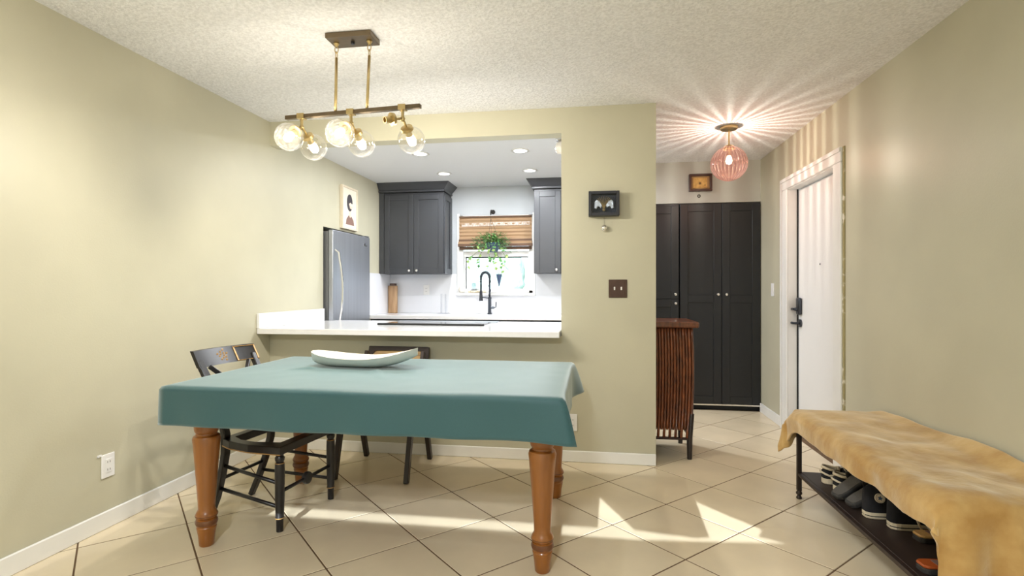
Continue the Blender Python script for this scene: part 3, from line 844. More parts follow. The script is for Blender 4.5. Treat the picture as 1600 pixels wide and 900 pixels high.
def outlet(name, label, c, n, rockers=False, w=0.074, h=0.118, material=None):
    """c: centre on the wall, n: 'x' (faces +x) or '-y' (faces -y)"""
    o = thing(name, label, 'outlet' if not rockers else 'switch', c)
    cx, cy, cz = c
    def bxx(a0, a1, z0, z1, d0, d1):
        if n == 'x': return (cx + d0, cx + d1, cy + a0, cy + a1, cz + z0, cz + z1)
        if n == '-x': return (cx - d1, cx - d0, cy + a0, cy + a1, cz + z0, cz + z1)
        return (cx + a0, cx + a1, cy - d1, cy - d0, cz + z0, cz + z1)
    MB().box(*bxx(-w / 2, w / 2, -h / 2, h / 2, 0.0005, 0.007)).build('plate', material or M['plate_white'], o, bevel=0.003, bseg=2)
    if not rockers:
        MB().box(*bxx(-0.017, 0.017, -0.034, 0.034, 0.007, 0.0095)).build('receptacle', M['plate_white'], o, bevel=0.001)
        for zz in (-0.019, 0.019):
            for aa in (-0.007, 0.007):
                MB().box(*bxx(aa - 0.0015, aa + 0.0015, zz - 0.005, zz + 0.005, 0.0095, 0.0098)).build('slot', M['socket'], o)
    return o
ol = outlet('wall_outlet', 'white outlet low on the long left wall', (XL, 2.357, 0.312), 'x')
MB().box(XL + 0.0004, XL + 0.005, 2.30, 2.322, 0.366, 0.376).build('paint_chip', M['plate_white'], ol)
outlet('wall_outlet', 'white outlet on the pillar behind the teal cloth corner', (-0.137, YP, 0.272), '-y')
outlet('wall_outlet', 'white outlet on the kitchen backsplash left of the window', (-1.946, YB - 0.012, 1.185), '-y')
sw = outlet('light_switch', 'bronze double switch plate on the pillar', (0.176, YP, 1.2), '-y', True, 0.124, 0.124, M['bronze'])
MB().box(0.176 - 0.048, 0.176 + 0.048, YP - 0.009, YP - 0.007, 1.2 - 0.048, 1.2 + 0.048).build('inner_plate', M['bronze'], sw, bevel=0.001)
for dx in (-0.023, 0.023):
    MB().box(0.176 + dx - 0.005, 0.176 + dx + 0.005, YP - 0.021, YP - 0.009, 1.19, 1.213).build('toggle', M['plate_white'], sw, bevel=0.002)
s2 = outlet('light_switch', 'white rocker switch beside the entry door', (XR, 5.157, 1.19), '-x', True, 0.074, 0.118)
MB().box(XR - 0.01, XR - 0.007, 5.157 - 0.017, 5.157 + 0.017, 1.157, 1.223).build('rocker', M['plate_white'], s2, bevel=0.001)

# hanging plant
hp_ = thing('hanging_plant', 'green hanging plant with trailing vines before the kitchen window', 'plant', (-1.13, 5.98, 1.6))
px, py = -1.13, 5.98
MB().lathe([(0.05, 0), (0.085, 0.10), (0.09, 0.105), (0.082, 0.105), (0.07, 0.09)], (px + 0.02, py, 1.615), 24).build('pot', M['pot_blue'], hp_, smooth=True, angle=40)
MB().lathe([(0.002, 0), (0.078, 0.0)], (px + 0.02, py, 1.705), 20, cap=False).build('soil', M['soil'], hp_)
m = MB()
for a in range(3):
    an = a * 2 * PI / 3 + 0.5
    m.tube([(px + 0.02 + 0.088 * math.cos(an), py + 0.088 * math.sin(an), 1.718), (px - 0.012, py + 0.02, 2.0)], 0.0018, 5)
m.tube([(px - 0.012, py + 0.02, 2.0), (px - 0.012, py + 0.02, 2.05)], 0.002, 5)
m.build('hanger_wire', M['wire'], hp_)
def leaf_mesh(m, c, d, up, L, W):
    d = Vector(d).normalized(); up = Vector(up)
    s_ = d.cross(up)
    if s_.length < 1e-3: s_ = Vector((1, 0, 0))
    s_.normalize(); n = s_.cross(d)
    c = Vector(c)
    m.add([c, c + d * L * .45 + s_ * W / 2 + n * L * .05, c + d * L - n * L * .12, c + d * L * .45 - s_ * W / 2 + n * L * .05, c + d * L * .5 - n * L * .03], [(0, 1, 4), (1, 2, 4), (2, 3, 4), (3, 0, 4)])
m = MB()
for i in range(620):
    th = random.uniform(0, 2 * PI); ph = random.uniform(-0.3, 1.2)
    r = random.uniform(0.03, 0.20)
    c = Vector((px + 0.0 + 1.05 * r * math.cos(th), py + 0.6 * r * math.sin(th), 1.715 + 0.14 * math.sin(ph) * random.uniform(.3, 1.1) - 0.5 * max(0, r - 0.1)))
    d = Vector((math.cos(th), math.sin(th), random.uniform(-0.6, 0.9)))
    leaf_mesh(m, c, d, (0, 0, 1), random.uniform(0.03, 0.06), random.uniform(0.012, 0.022))
fo = m.build('foliage', M['leaf'], hp_); fo['kind'] = 'stuff'
for vi, (sx, ex, ez, nl) in enumerate([(-0.1, -0.30, 1.43, 7), (-0.05, -0.17, 1.40, 6), (0.02, -0.02, 1.42, 7), (0.05, 0.16, 1.33, 8), (0.1, 0.2, 1.42, 6), (0.0, 0.08, 1.36, 6)]):
    pts = []
    for i in range(14):
        t = i / 13
        pts.append((px + lerp(sx, ex, t ** .8) + 0.02 * math.sin(t * 9 + vi), py - 0.07 + 0.02 * math.cos(t * 7 + vi), lerp(1.66, ez, t ** 1.2) + 0.015 * math.sin(t * 12)))
    vn = MB().tube(pts, 0.0025, 5).build('vine', M['stem'], hp_)
    for j in range(nl):
        p = pts[2 + int(j * 11 / nl)]
        lm = MB()
        an = random.uniform(0, 2 * PI)
        leaf_mesh(lm, p, (math.cos(an), -0.3, math.sin(an) * .8 - .3), (0.2, -1, 0.4), random.uniform(.035, .06), random.uniform(.025, .042))
        lm.build('leaf', M['leaf_pale'] if random.random() < .6 else M['leaf'], vn)
hk = thing('plant_hook', 'small iron wall hook above the bamboo shade', 'hook', (px - 0.012, YB, 2.09))
MB().lathe([(0.026, 0), (0.026, 0.006), (0.012, 0.012)], (px - 0.012, YB, 2.095), 16, (0, -1, 0)).build('rosette', M['wire'], hk)
MB().tube([(px - 0.012, YB - 0.01, 2.10), (px - 0.012, YB - 0.10, 2.105), (px - 0.012, YB - 0.15, 2.09), (px - 0.012, YB - 0.165, 2.06), (px - 0.012, YB - 0.15, 2.045), (px - 0.012, YB - 0.13, 2.055)], 0.006, 8).build('arm', M['wire'], hk, smooth=True)
on = thing('cone_ornament', 'small slate-blue cone ornament hanging under the plant', 'ornament', (-1.042, 5.98, 1.22))
MB().lathe([(0.004, 0), (0.022, 0.08), (0.034, 0.135), (0.034, 0.14)], (-1.042, 5.98, 1.225), 16).build('cone', M['pot_blue'], on, smooth=True, angle=40)
MB().tube([(-1.042, 5.98, 1.36), (-1.06, 5.98, 1.62)], 0.0015, 5).build('string', M['wire'], on)

# recessed lights; the last is unseen, added to brighten the entry
for i, (rx, ry) in enumerate([(-1.5, 4.557), (-1.515, 5.379), (-0.612, 4.579), (-0.618, 5.361), (-0.21, 4.97)]):
    r = thing('recessed_light', ['round recessed ceiling light near the dining opening, behind the glass globes', 'round recessed ceiling light in front of the two-door wall cabinet', 'round recessed ceiling light nearest the pillar top', 'round recessed ceiling light before the cut-off wall cabinet', 'added round ceiling light, unseen behind the pillar'][i], 'light', (rx, ry, ZK), 'recessed kitchen lights')
    MB().lathe([(0.052, 0.0), (0.075, -0.001), (0.078, -0.005), (0.055, -0.007)], (rx, ry, ZK), 32, cap=False).build('trim_ring', M['plate_white'], r, smooth=True)
    MB().lathe([(0.055, 0.0), (0.055, -0.0045)], (rx, ry, ZK), 32).build('lens', M['led'], r)
    light('led', 'AREA', (rx, ry, ZK - 0.012), P_KITCH * (2.0 if i == 4 else 1.0), (0.94, 0.97, 1.0), r, shape='DISK', size=0.11)
sl = thing('ceiling_lamp', 'small white glass ceiling lamp peeking past the pillar in the kitchen', 'lamp', (-0.235, 4.25, ZK))
MB().lathe([(0.05, 0), (0.05, -0.02), (0.02, -0.03)], (-0.235, 4.25, ZK), 20).build('base', M['nickel'], sl, smooth=True, angle=40)
MB().lathe([(0.03, -0.03), (0.05, -0.05), (0.055, -0.09), (0.04, -0.12), (0.004, -0.13)], (-0.235, 4.25, ZK), 20).build('shade', M['ceramic'], sl, smooth=True)

# ------------------------------------------------------------------ foyer closets
def closet(label, x0, x1, loc):
    c = thing('closet', label, 'closet', loc, 'black closets in the entry')
    MB().box(x0, x1, YF + 0.001, YF + 0.60, 0.06, 2.045).build('body', M['cab_black'], c)
    MB().box(x0, x1, YF + 0.03, YF + 0.5, 0.0, 0.06).build('plinth', M['dark_line'], c)
    return c
c1 = closet('black closet with two tall panelled doors beside the entry wall', 0.866, XR - 0.004, (1.25, YF, 0))
yd = YF - 0.02
for (a, b, kx_) in ((0.868, 1.262, 1.227), (1.266, XR - 0.008, 1.305)):
    dd = shaker('door', c1, a, b, 0.065, 2.038, yd, M['cab_black'], st=0.075, rails=(1.10,))
    knob(dd, kx_, yd, 1.143)
c2 = closet('narrow black closet with split doors half hidden by the pillar', 0.10, 0.858, (0.48, YF, 0))
for (a, b, kx_) in ((0.10, 0.476, 0.44), (0.48, 0.856, 0.823)):
    dd = shaker('door', c2, a, b, 1.10, 2.022, yd, M['cab_black'], st=0.075); knob(dd, kx_, yd, 1.143)
    dd = shaker('door', c2, a, b, 0.065, 1.095, yd, M['cab_black'], st=0.075); knob(dd, kx_, yd, 1.053)
MB().box(0.868, XR - 0.008, yd - 0.001, yd + 0.02, 0.05, 0.063).build('bottom_rail', M['nickel'], c1)

# framed gold card above closets
gp = thing('framed_card', 'small mahogany framed golden card above the closets', 'picture', (1.06, YF, 2.16))
x0, x1, z0, z1 = 0.953, 1.172, 2.162, 2.334
MB().box(x0, x1, YF - 0.035, YF - 0.001, z0, z0 + 0.022).box(x0, x1, YF - 0.035, YF - 0.001, z1 - 0.022, z1).box(x0, x0 + 0.022, YF - 0.035, YF - 0.001, z0 + .022, z1 - .022).box(x1 - 0.022, x1, YF - 0.035, YF - 0.001, z0 + .022, z1 - .022).build('frame', M['frame_brown'], gp, bevel=0.003)
MB().box(x0 + 0.02, x1 - 0.02, YF - 0.012, YF - 0.002, z0 + 0.02, z1 - 0.02).build('mat_board', M['gold_mat'], gp)
MB().box(x0 + 0.04, x1 - 0.045, YF - 0.014, YF - 0.0121, z0 + 0.036, z1 - 0.036).build('card', M['gold_card'], gp)
m = MB()
m.prism([(1.058 + 0.009 * math.cos(a * PI / 6), 2.242 + 0.013 * math.sin(a * PI / 6)) for a in range(12)], 'y', YF - 0.0148, YF - 0.0141)
for a in (-1, 1):
    for dz in (-0.01, 0.0, 0.01):
        m.box(1.058 + a * 0.008, 1.058 + a * 0.02, YF - 0.0146, YF - 0.0141, 2.241 + dz, 2.243 + dz)
m.box(1.10, 1.112, YF - 0.0146, YF - 0.0141, 2.22, 2.227)
m.build('beetle_print', M['ink_dark'], gp)
rg = thing('hanging_ring', 'small dark ring under the golden card', 'ornament', (1.05, YF, 2.1))
MB().tube([(1.05 + 0.013 * math.cos(a * PI / 8), YF - 0.006, 2.118 + 0.013 * math.sin(a * PI / 8)) for a in range(16)], 0.004, 8, closed=True).build('ring', M['wire'], rg, smooth=True)
MB().box(1.0495, 1.0505, YF - 0.006, YF - 0.005, 2.13, 2.161).build('thread', M['wire'], rg)

# foyer globe lamp
LX, LY, LZ, LR = 1.055, 4.362, 2.172, 0.135
fo_ = thing('globe_lamp', 'pink fluted glass globe lamp hanging in the entry', 'lamp', (LX, LY, LZ))
MB().lathe([(0.066, 0), (0.066, -0.018), (0.06, -0.024), (0.0, -0.024)], (LX, LY, ZC), 32).build('canopy', M['brass'], fo_, smooth=True, angle=40)
MB().cyl((LX, LY, ZC - 0.02), (LX, LY, LZ + LR - 0.005), 0.007).build('rod', M['brass'], fo_)
MB().lathe([(0.045, -0.012), (0.045, 0.004), (0.03, 0.018), (0.008, 0.022)], (LX, LY, LZ + LR - 0.012), 24).cyl((LX, LY, LZ + 0.06), (LX, LY, LZ + LR - 0.012), 0.018).build('holder', M['brass'], fo_, smooth=True, angle=40)
vs_ = []; fs_ = []; SEG, RG = NRIB * 8, 28
for j in range(RG + 1):
    t = -PI / 2 + (PI * 0.90) * j / RG + 0.001
    for i in range(SEG):
        a = 2 * PI * i / SEG
        rr = LR * (1 + 0.018 * math.cos(NRIB * a) * math.cos(t))
        vs_.append((LX + rr * math.cos(t) * math.cos(a), LY + rr * math.cos(t) * math.sin(a), LZ + LR * math.sin(t)))
for j in range(RG):
    for i in range(SEG):
        fs_.append((j * SEG + i, j * SEG + (i + 1) % SEG, (j + 1) * SEG + (i + 1) % SEG, (j + 1) * SEG + i))
MB().add(vs_, fs_).build('fluted_globe', M['fluted'], fo_, smooth=True, recalc=False)
MB().lathe([(0.012, 0.06), (0.02, 0.045), (0.024, 0.02), (0.018, 0.0), (0.002, -0.005)], (LX, LY, LZ), 16).build('bulb', M['bulb_pink'], fo_, smooth=True)
light('bulb_light', 'POINT', (LX, LY, LZ + 0.02 - 0.04), P_FOYER, (1, 0.88, 0.76), fo_, shadow_soft_size=0.006)

# ------------------------------------------------------------------ pillar decorations
sb = thing('shadow_box', 'black shadow box with silver wings on the pillar', 'picture', (0.081, YP, 1.69))
x0, x1, z0, z1 = -0.022, 0.184, 1.694, 1.860
DB = 0.075
MB().box(x0, x0 + 0.02, YP - DB, YP - 0.001, z0, z1).box(x1 - 0.02, x1, YP - DB, YP - 0.001, z0, z1).box(x0 + .02, x1 - .02, YP - DB, YP - 0.001, z0, z0 + 0.02).box(x0 + .02, x1 - .02, YP - DB, YP - 0.001, z1 - 0.02, z1).build('frame', M['box_black'], sb, bevel=0.002)
MB().box(x0 + 0.019, x1 - 0.019, YP - 0.02, YP - 0.004, z0 + 0.019, z1 - 0.019).build('backing', M['box_inner'], sb)
mx_, mz_ = (x0 + x1) / 2, (z0 + z1) / 2
for s_ in (-1, 1):
    pts = [(0.012, -0.01), (0.03, 0.022), (0.05, 0.03), (0.064, 0.015), (0.066, -0.03), (0.05, -0.035), (0.04, -0.015), (0.03, -0.02), (0.02, -0.03)]
    MB().prism([(mx_ + s_ * a, mz_ + b) for a, b in pts], 'y', YP - 0.045, YP - 0.032).build('silver_wing', M['silver'], sb, bevel=0.003)
m = MB()
for i in range(9):
    a = -0.9 + i * 0.225
    m.tube([(mx_, YP - 0.04, mz_ - 0.045), (mx_ + 0.02 * math.sin(a), YP - 0.042, mz_), (mx_ + 0.05 * math.sin(a * 1.4), YP - 0.045, mz_ + 0.05 * math.cos(a))], 0.002, 5)
m.sphere((mx_, YP - 0.042, mz_ - 0.04), 0.012, 12, 8)
m.build('gilded_twigs', M['gold_twig'], sb)
MB().box(x0 + 0.019, x1 - 0.019, YP - 0.066, YP - 0.064, z0 + 0.019, z1 - 0.019).build('glass_front', M['glass'], sb)
kb = thing('wall_bell', 'small round metal bell under the black shadow box', 'bell', (0.084, YP, 1.6))
MB().lathe([(0.014, 0.002), (0.02, 0.01), (0.022, 0.02), (0.016, 0.032), (0.004, 0.036)], (0.084, YP - 0.002, 1.614), 20, (0, -1, 0)).build('bell', M['nickel'], kb, smooth=True)
MB().box(0.0835, 0.0845, YP - 0.004, YP - 0.003, 1.634, 1.693).build('thread', M['wire'], kb)

# ------------------------------------------------------------------ rattan chest
rc = thing('rattan_chest', 'reddish rattan chest with curved sides behind the pillar', 'chest', (0.4, 4.15, 0))
CX0, CX1, CYA, CYB = 0.12, 0.69, 3.89, 4.32
def bulge(z):
    t = (z - 0.15) / 0.77
    return 0.034 * math.sin(PI * min(1, max(0, 0.12 + t * 0.62))) - 0.012
MB().box(CX0 - 0.01, CX1 + 0.05, CYA - 0.025, CYB + 0.025, 0.925, 0.968).build('top', M['rattan'], rc, bevel=0.012, bseg=3)
zs = [0.15 + 0.77 * i / 14 for i in range(15)]
vs_ = []; fs_ = []
for z in [0.212] + zs[2:]:
    b = bulge(z)
    vs_ += [(CX0, CYA + 0.012, z), (CX1 + b - 0.012, CYA + 0.012, z), (CX1 + b - 0.012, CYB - 0.012, z), (CX0, CYB - 0.012, z)]
for j in range(13):
    for i in range(4):
        fs_.append((j * 4 + i, j * 4 + (i + 1) % 4, (j + 1) * 4 + (i + 1) % 4, (j + 1) * 4 + i))
fs_ += [(3, 2, 1, 0), (52, 53, 54, 55)]
MB().add(vs_, fs_).build('core', M['rattan_dark'], rc)
for i in range(29):
    fx_ = (i + 0.5) / 29
    pts = []
    for z in zs:
        if z < 0.205 and i % 2 == 0 and i < 27: continue
        pts.append((CX0 + (CX1 + bulge(z) - CX0) * fx_, CYA + 0.008, z))
    MB().tube(pts, 0.0096, 8).build('cane_strip', M['rattan'], rc, smooth=True)
for i in range(21):
    yy = CYA + 0.012 + (CYB - CYA - 0.024) * (i + .5) / 21
    MB().tube([(CX1 + bulge(z) - 0.008, yy, z) for z in zs], 0.0096, 8).build('cane_strip', M['rattan'], rc, smooth=True)
MB().box(CX0, CX1 + bulge(.15) - 0.01, CYA - 0.002, CYA + 0.02, 0.135, 0.152).build('bottom_rail', M['rattan_dark'], rc, bevel=0.003)
for (lx, ly) in ((CX0 + 0.02, CYA + 0.015), (CX1 - 0.01, CYA + 0.015), (CX0 + 0.02, CYB - 0.02), (CX1 - 0.01, CYB - 0.02)):
    pts = [(lx + (bulge(0.32) if lx > .4 else 0), ly, 0.32), (lx + (bulge(0.15) if lx > .4 else 0), ly, 0.16), (lx + 0.0, ly, 0.0)]
    MB().tube(pts, [0.02, 0.021, 0.017], 10).build('leg', M['rattan_leg'], rc, smooth=True, angle=50)

# ------------------------------------------------------------------ dining table
TX0, TX1, TY0, TY1, TZ = -1.875, -0.125, 2.12, 3.15, 0.765
tb = thing('dining_table', 'farmhouse dining table with turned honey pine legs', 'table', (-1.0, 2.63, 0))
MB().box(TX0, TX1, TY0, TY1, TZ - 0.035, TZ).build('tabletop', M['pine'], tb, bevel=0.008, bseg=2)
lx0, lx1, ly0, ly1 = -1.785, -0.208, 2.265, 3.085
MB().box(lx0, lx1, ly0 - 0.03, ly0 - 0.005, TZ - 0.15, TZ - 0.035).box(lx0, lx1, ly1 + 0.005, ly1 + 0.03, TZ - 0.15, TZ - 0.035).box(lx0 - 0.03, lx0 - 0.005, ly0, ly1, TZ - 0.15, TZ - 0.035).box(lx1 + 0.005, lx1 + 0.03, ly0, ly1, TZ - 0.15, TZ - 0.035).build('apron', M['pine'], tb)
prof = [(0.028, 0.0), (0.032, 0.006), (0.036, 0.05), (0.043, 0.088), (0.040, 0.093), (0.045, 0.100), (0.048, 0.112), (0.044, 0.124), (0.038, 0.128), (0.047, 0.138), (0.048, 0.148), (0.042, 0.160),
        (0.036, 0.172), (0.037, 0.20), (0.048, 0.36), (0.057, 0.475), (0.060, 0.50), (0.056, 0.513), (0.046, 0.520), (0.0445, 0.528), (0.050, 0.535), (0.053, 0.548), (0.053, 0.615)]
for (x, y) in ((lx0, ly0), (lx1, ly0), (lx0, ly1), (lx1, ly1)):
    lg = MB().lathe(prof, (x, y, 0), 28).build('leg', M['pine'], tb, smooth=True, angle=35)
    MB().lathe([(0.0445, 0.099), (0.0488, 0.112), (0.0445, 0.125)], (x, y, 0), 28, cap=False).lathe([(0.042, 0.134), (0.0488, 0.143), (0.0425, 0.158)], (x, y, 0), 28, cap=False).build('turned_ring', M['pine_ring'], lg, smooth=True)
    MB().box(x - 0.05, x + 0.05, y - 0.05, y + 0.05, 0.615, TZ - 0.036).build('leg_block', M['pine'], lg, bevel=0.004)

# tablecloth
def cloth():
    m = MB()
    z0 = TZ + 0.004
    X0, X1, Y0, Y1 = TX0 - 0.008, TX1 + 0.008, TY0 - 0.008, TY1 + 0.008
    nx, ny = 88, 52
    def topz(x, y):
        z = z0 + 0.0025 * noise.noise(Vector((x * 3, y * 3, 0))) + 0.0012 * noise.noise(Vector((x * 9, y * 9, 3)))
        # fold running toward the camera beside the bowl
        ax, ay, bx_, by_ = -1.10, 2.63, -0.98, 2.40
        t = max(0, min(1, ((x - ax) * (bx_ - ax) + (y - ay) * (by_ - ay)) / ((bx_ - ax) ** 2 + (by_ - ay) ** 2)))
        d = math.hypot(x - lerp(ax, bx_, t), y - lerp(ay, by_, t))
        z += 0.014 * (1 - t) ** .7 * math.exp(-(d / 0.022) ** 2)
        d2 = math.hypot(x - lerp(ax, bx_, t) - 0.05, y - lerp(ay, by_, t) - 0.02)
        z += 0.008 * (1 - t) * math.exp(-(d2 / 0.02) ** 2)
        ax, ay, bx_, by_ = -1.50, 2.68, -1.62, 2.60
        t = max(0, min(1, ((x - ax) * (bx_ - ax) + (y - ay) * (by_ - ay)) / ((bx_ - ax) ** 2 + (by_ - ay) ** 2)))
        d = math.hypot(x - lerp(ax, bx_, t), y - lerp(ay, by_, t))
        z += 0.010 * (1 - t) * math.exp(-(d / 0.02) ** 2)
        return z
    idx = {}
    for j in range(ny + 1):
        for i in range(nx + 1):
            x = lerp(X0, X1, i / nx); y = lerp(Y0, Y1, j / ny)
            edge = min(x - X0, X1 - x, y - Y0, Y1 - y)
            z = topz(x, y) if edge > 1e-6 else z0 - 0.003
            if edge < 1e-6 or edge < 0.001: z = z0 - 0.003
            idx[i, j] = len(m.v); m.v.append(Vector((x, y, z)))
    for j in range(ny):
        for i in range(nx):
            m.f.append((idx[i, j], idx[i + 1, j], idx[i + 1, j + 1], idx[i, j + 1]))
    per = [(i, 0) for i in range(nx)] + [(nx, j) for j in range(ny)] + [(nx - i, ny) for i in range(nx)] + [(0, ny - j) for j in range(ny)]
    np_ = len(per); NV = 14
    prev = [idx[p] for p in per]
    for kv in range(1, NV + 1):
        t = kv / NV; cur = []
        for (i, j) in per:
            x = lerp(X0, X1, i / nx); y = lerp(Y0, Y1, j / ny)
            ox = oy = 0
            cornerx = cornery = False
            if j == 0: oy = -1
            if j == ny: oy = 1
            if i == 0: ox = -1
            if i == nx: ox = 1
            s = Vector((x * 2.2, y * 2.2, 0))
            out = 0.006 + 0.010 * t * (noise.noise(s * 1.3 + Vector((0, 0, 5))) + 0.4) + 0.006 * t * math.sin((x + y) * 17)
            hem = 0.172 + 0.006 * noise.noise(s + Vector((7, 0, 0)))
            px_, py_ = ox * out, oy * out
            # flared corners (cloth excess stands out along the diagonal)
            for (cx_, cy_, ax, ay, amp, wid) in ((X1, Y0, 1.0, -0.35, 0.045, 0.09), (X1, Y1, 1.0, 0.5, 0.055, 0.10), (X0, Y0, -0.3, -0.5, 0.012, 0.06), (X0, Y1, -0.6, 0.6, 0.03, 0.08)):
                d = math.hypot(x - cx_, y - cy_)
                wgt = math.exp(-(d / wid) ** 2) * t ** 0.7
                px_ += ax * amp * wgt; py_ += ay * amp * wgt
                if cx_ == X1 and cy_ == Y0: hem += 0.01 * math.exp(-(d / wid) ** 2)
            z = z0 - 0.003 - hem * t
            cur.append(len(m.v)); m.v.append(Vector((x + px_, y + py_, z)))
        for q in range(np_):
            q2 = (q + 1) % np_
            m.f.append((prev[q], cur[q], cur[q2], prev[q2]))
        prev = cur
    return m
tc_ = cloth().build('tablecloth', M['cloth'], org=(-1.0, 2.63, TZ), smooth=True, solid=0.002)
tc_.modifiers['thickness'].offset = 1
tag(tc_, 'teal cotton cloth draped over the dining table', 'tablecloth')

# long boat-shaped bowl
BX, BY, BZ, BL = -1.235, 2.78, TZ + 0.008, 0.62
def bowl_pt(u, v, inner):
    # u along length 0..1, v around half section -1..1
    x = (u - 0.5) * BL
    e = max(0.0, 1 - (abs(u - 0.5) * 2) ** (3.4 if u < .5 else 2.8))
    wd = 0.118 * e ** 0.5
    rim = 0.052 + 0.03 * (abs(u - .5) * 2) ** 2.2 + 0.028 * max(0, (u - .5) * 2) ** 1.6
    base = (0.028 * (abs(u - .5) * 2) ** 5) if u < .5 else 0.07 * ((u - .5) * 2) ** 2.6
    base = min(base, rim - 0.004)
    if inner:
        wd = max(0, wd - 0.006); base = base + 0.007; base = min(base, rim - 0.001)
    a = abs(v)
    yy = wd * math.copysign(min(1, a) ** 0.8, v)
    zz = base + (rim - base) * a ** 2.8
    return (BX + x, BY + yy - 0.10 * (x / BL) * 0.3, BZ + zz)
m = MB()
NU, NVv = 56, 24
for inn in (False, True):
    m.grid(lambda u, v: bowl_pt(u, v * 2 - 1, inn), NU, NVv)
off = (NU + 1) * (NVv + 1)
for i in range(NU):
    for j in (0, NVv):
        a = j * (NU + 1) + i
        m.f.append((a, a + 1, off + a + 1, off + a))
tag(m.build('serving_bowl', M['ceramic'], org=(BX, BY, BZ), smooth=True, angle=60), 'long boat-shaped ivory ceramic bowl on the teal tablecloth', 'bowl')

# ------------------------------------------------------------------ black painted chair without seat
def painted_chair():
    R_ = Matrix.Translation((-1.735, 2.685, 0)) @ Matrix.Rotation(math.radians(-7), 4, 'Z')
    c = thing('painted_chair', 'black painted chair with gold-trimmed rail and open seat frame', 'chair', (-1.735, 2.685, 0))
    def mb(): return MB(xf=R_)
    legp = [(0.0165, 0), (0.0175, 0.06), (0.0215, 0.065), (0.0215, 0.07), (0.0195, 0.075), (0.0225, 0.16), (0.0235, 0.30), (0.0225, 0.335), (0.016, 0.342), (0.022, 0.352), (0.0235, 0.365), (0.017, 0.375), (0.022, 0.385)]
    for s in (-1, 1):
        lg = mb().lathe(legp, (0.235, s * 0.212, 0), 20).build('front_leg', M['black_wood'], c, smooth=True, angle=40)
        mb().lathe([(0.0222, 0.066), (0.0222, 0.0695)], (0.235, s * 0.212, 0), 20, cap=False).lathe([(0.0232, 0.336), (0.0212, 0.3395)], (0.235, s * 0.212, 0), 20, cap=False).build('gold_band', M['gold_paint'], lg)
        path = [(-0.25, 0.145, 0.0), (-0.205, 0.15, 0.10), (-0.165, 0.16, 0.22), (-0.135, 0.168, 0.34), (-0.13, 0.172, 0.44), (-0.15, 0.178, 0.55), (-0.20, 0.183, 0.67), (-0.262, 0.188, 0.78), (-0.285, 0.19, 0.82)]
        mb().tube([(a, s * b, z) for a, b, z in path], 0, flat=[(0.028, 0.032 + 0.012 * math.sin(PI * i / 8)) for i in range(9)]).build('back_post', M['black_wood'], c, bevel=0.004)
    # seat frame
    zt, zb = 0.425, 0.383
    out = [(0.262, 0.245), (0.262, -0.245), (0.08, -0.252), (-0.06, -0.225), (-0.145, -0.185), (-0.145, 0.185), (-0.06, 0.225), (0.08, 0.252)]
    inn = [(0.20, 0.165), (0.20, -0.165), (0.07, -0.19), (-0.03, -0.175), (-0.095, -0.14), (-0.095, 0.14), (-0.03, 0.175), (0.07, 0.19)]
    m = mb(); n = len(out)
    m.v = [Vector((p[0], p[1], zt)) for p in out] + [Vector((p[0], p[1], zt)) for p in inn] + [Vector((p[0], p[1], zb)) for p in out] + [Vector((p[0], p[1], zb)) for p in inn]
    for i in range(n):
        j = (i + 1) % n
        m.f += [(i, j, n + j, n + i), (2 * n + i, 3 * n + i, 3 * n + j, 2 * n + j), (i, 2 * n + i, 2 * n + j, j), (n + i, n + j, 3 * n + j, 3 * n + i)]
    m.build('seat_frame', M['black_wood'], c, bevel=0.005, bseg=2)
    m = mb(); mo = [(p[0] * 1.005, p[1] * 1.005) for p in out]
    m.tube([(p[0], p[1], zb + 0.004) for p in out[1:]], 0.003, 6).build('gold_line', M['gold_paint'], c)
    # stretchers
    for s in (-1, 1):
        mb().tube([(-0.19, s * 0.153, 0.15), (0.235, s * 0.212, 0.118)], 0.0095, 8).build('stretcher', M['black_wood'], c, smooth=True)
        mb().tube([(-0.155, s * 0.162, 0.275), (0.235, s * 0.212, 0.235)], 0.0095, 8).build('stretcher', M['black_wood'], c, smooth=True)
    mb().tube([(0.235, -0.2, 0.193), (0.235, 0.2, 0.193)], 0.0095, 8).build('stretcher', M['black_wood'], c, smooth=True)
    mb().tube([(-0.175, -0.155, 0.2), (-0.175, 0.155, 0.2)], 0.0095, 8).build('stretcher', M['black_wood'], c, smooth=True)
    mb().lathe([(0.012, -0.016), (0.03, -0.012), (0.034, 0), (0.03, 0.012), (0.012, 0.016)], (0.235, 0, 0.193), 20, (1, 0, 0)).build('medallion', M['black_wood'], c, smooth=True, angle=40)
    # crossed back splats
    for s in (-1, 1):
        mb().tube([(-0.265, s * 0.14, 0.785), (-0.215, s * 0.06, 0.70), (-0.17, 0.0, 0.60), (-0.15, -s * 0.09, 0.53), (-0.14, -s * 0.165, 0.47)], 0, flat=(0.02, 0.024)).build('back_splat', M['black_wood'], c, bevel=0.003)
    # curved crest rail
    def rail(u, v, d):
        y = lerp(-0.215, 0.215, u)
        bend = 0.03 * (1 - (2 * u - 1) ** 2)
        z = lerp(0.785, 0.872, v); x = lerp(-0.27, -0.315, v) - bend + 0.02
        return Vector((x + d, y, z))
    m = mb()
    m.grid(lambda u, v: rail(u, v, 0.0), 20, 4); o_ = len(m.v)
    m.grid(lambda u, v: rail(u, v, -0.022), 20, 4)
    W = 21
    for i in range(20):
        for j in (0, 4):
            a = j * W + i; m.f.append((a, a + 1, o_ + a + 1, o_ + a))
    for j in range(4):
        for i in (0, 20):
            a = j * W + i; m.f.append((a, a + W, o_ + a + W, o_ + a))
    rl = m.build('crest_rail', M['black_wood'], c, smooth=True, angle=40)
    def line(u0, v0, u1, v1):
        return [rail(lerp(u0, u1, q / 6), lerp(v0, v1, q / 6), 0.0015) for q in range(7)]
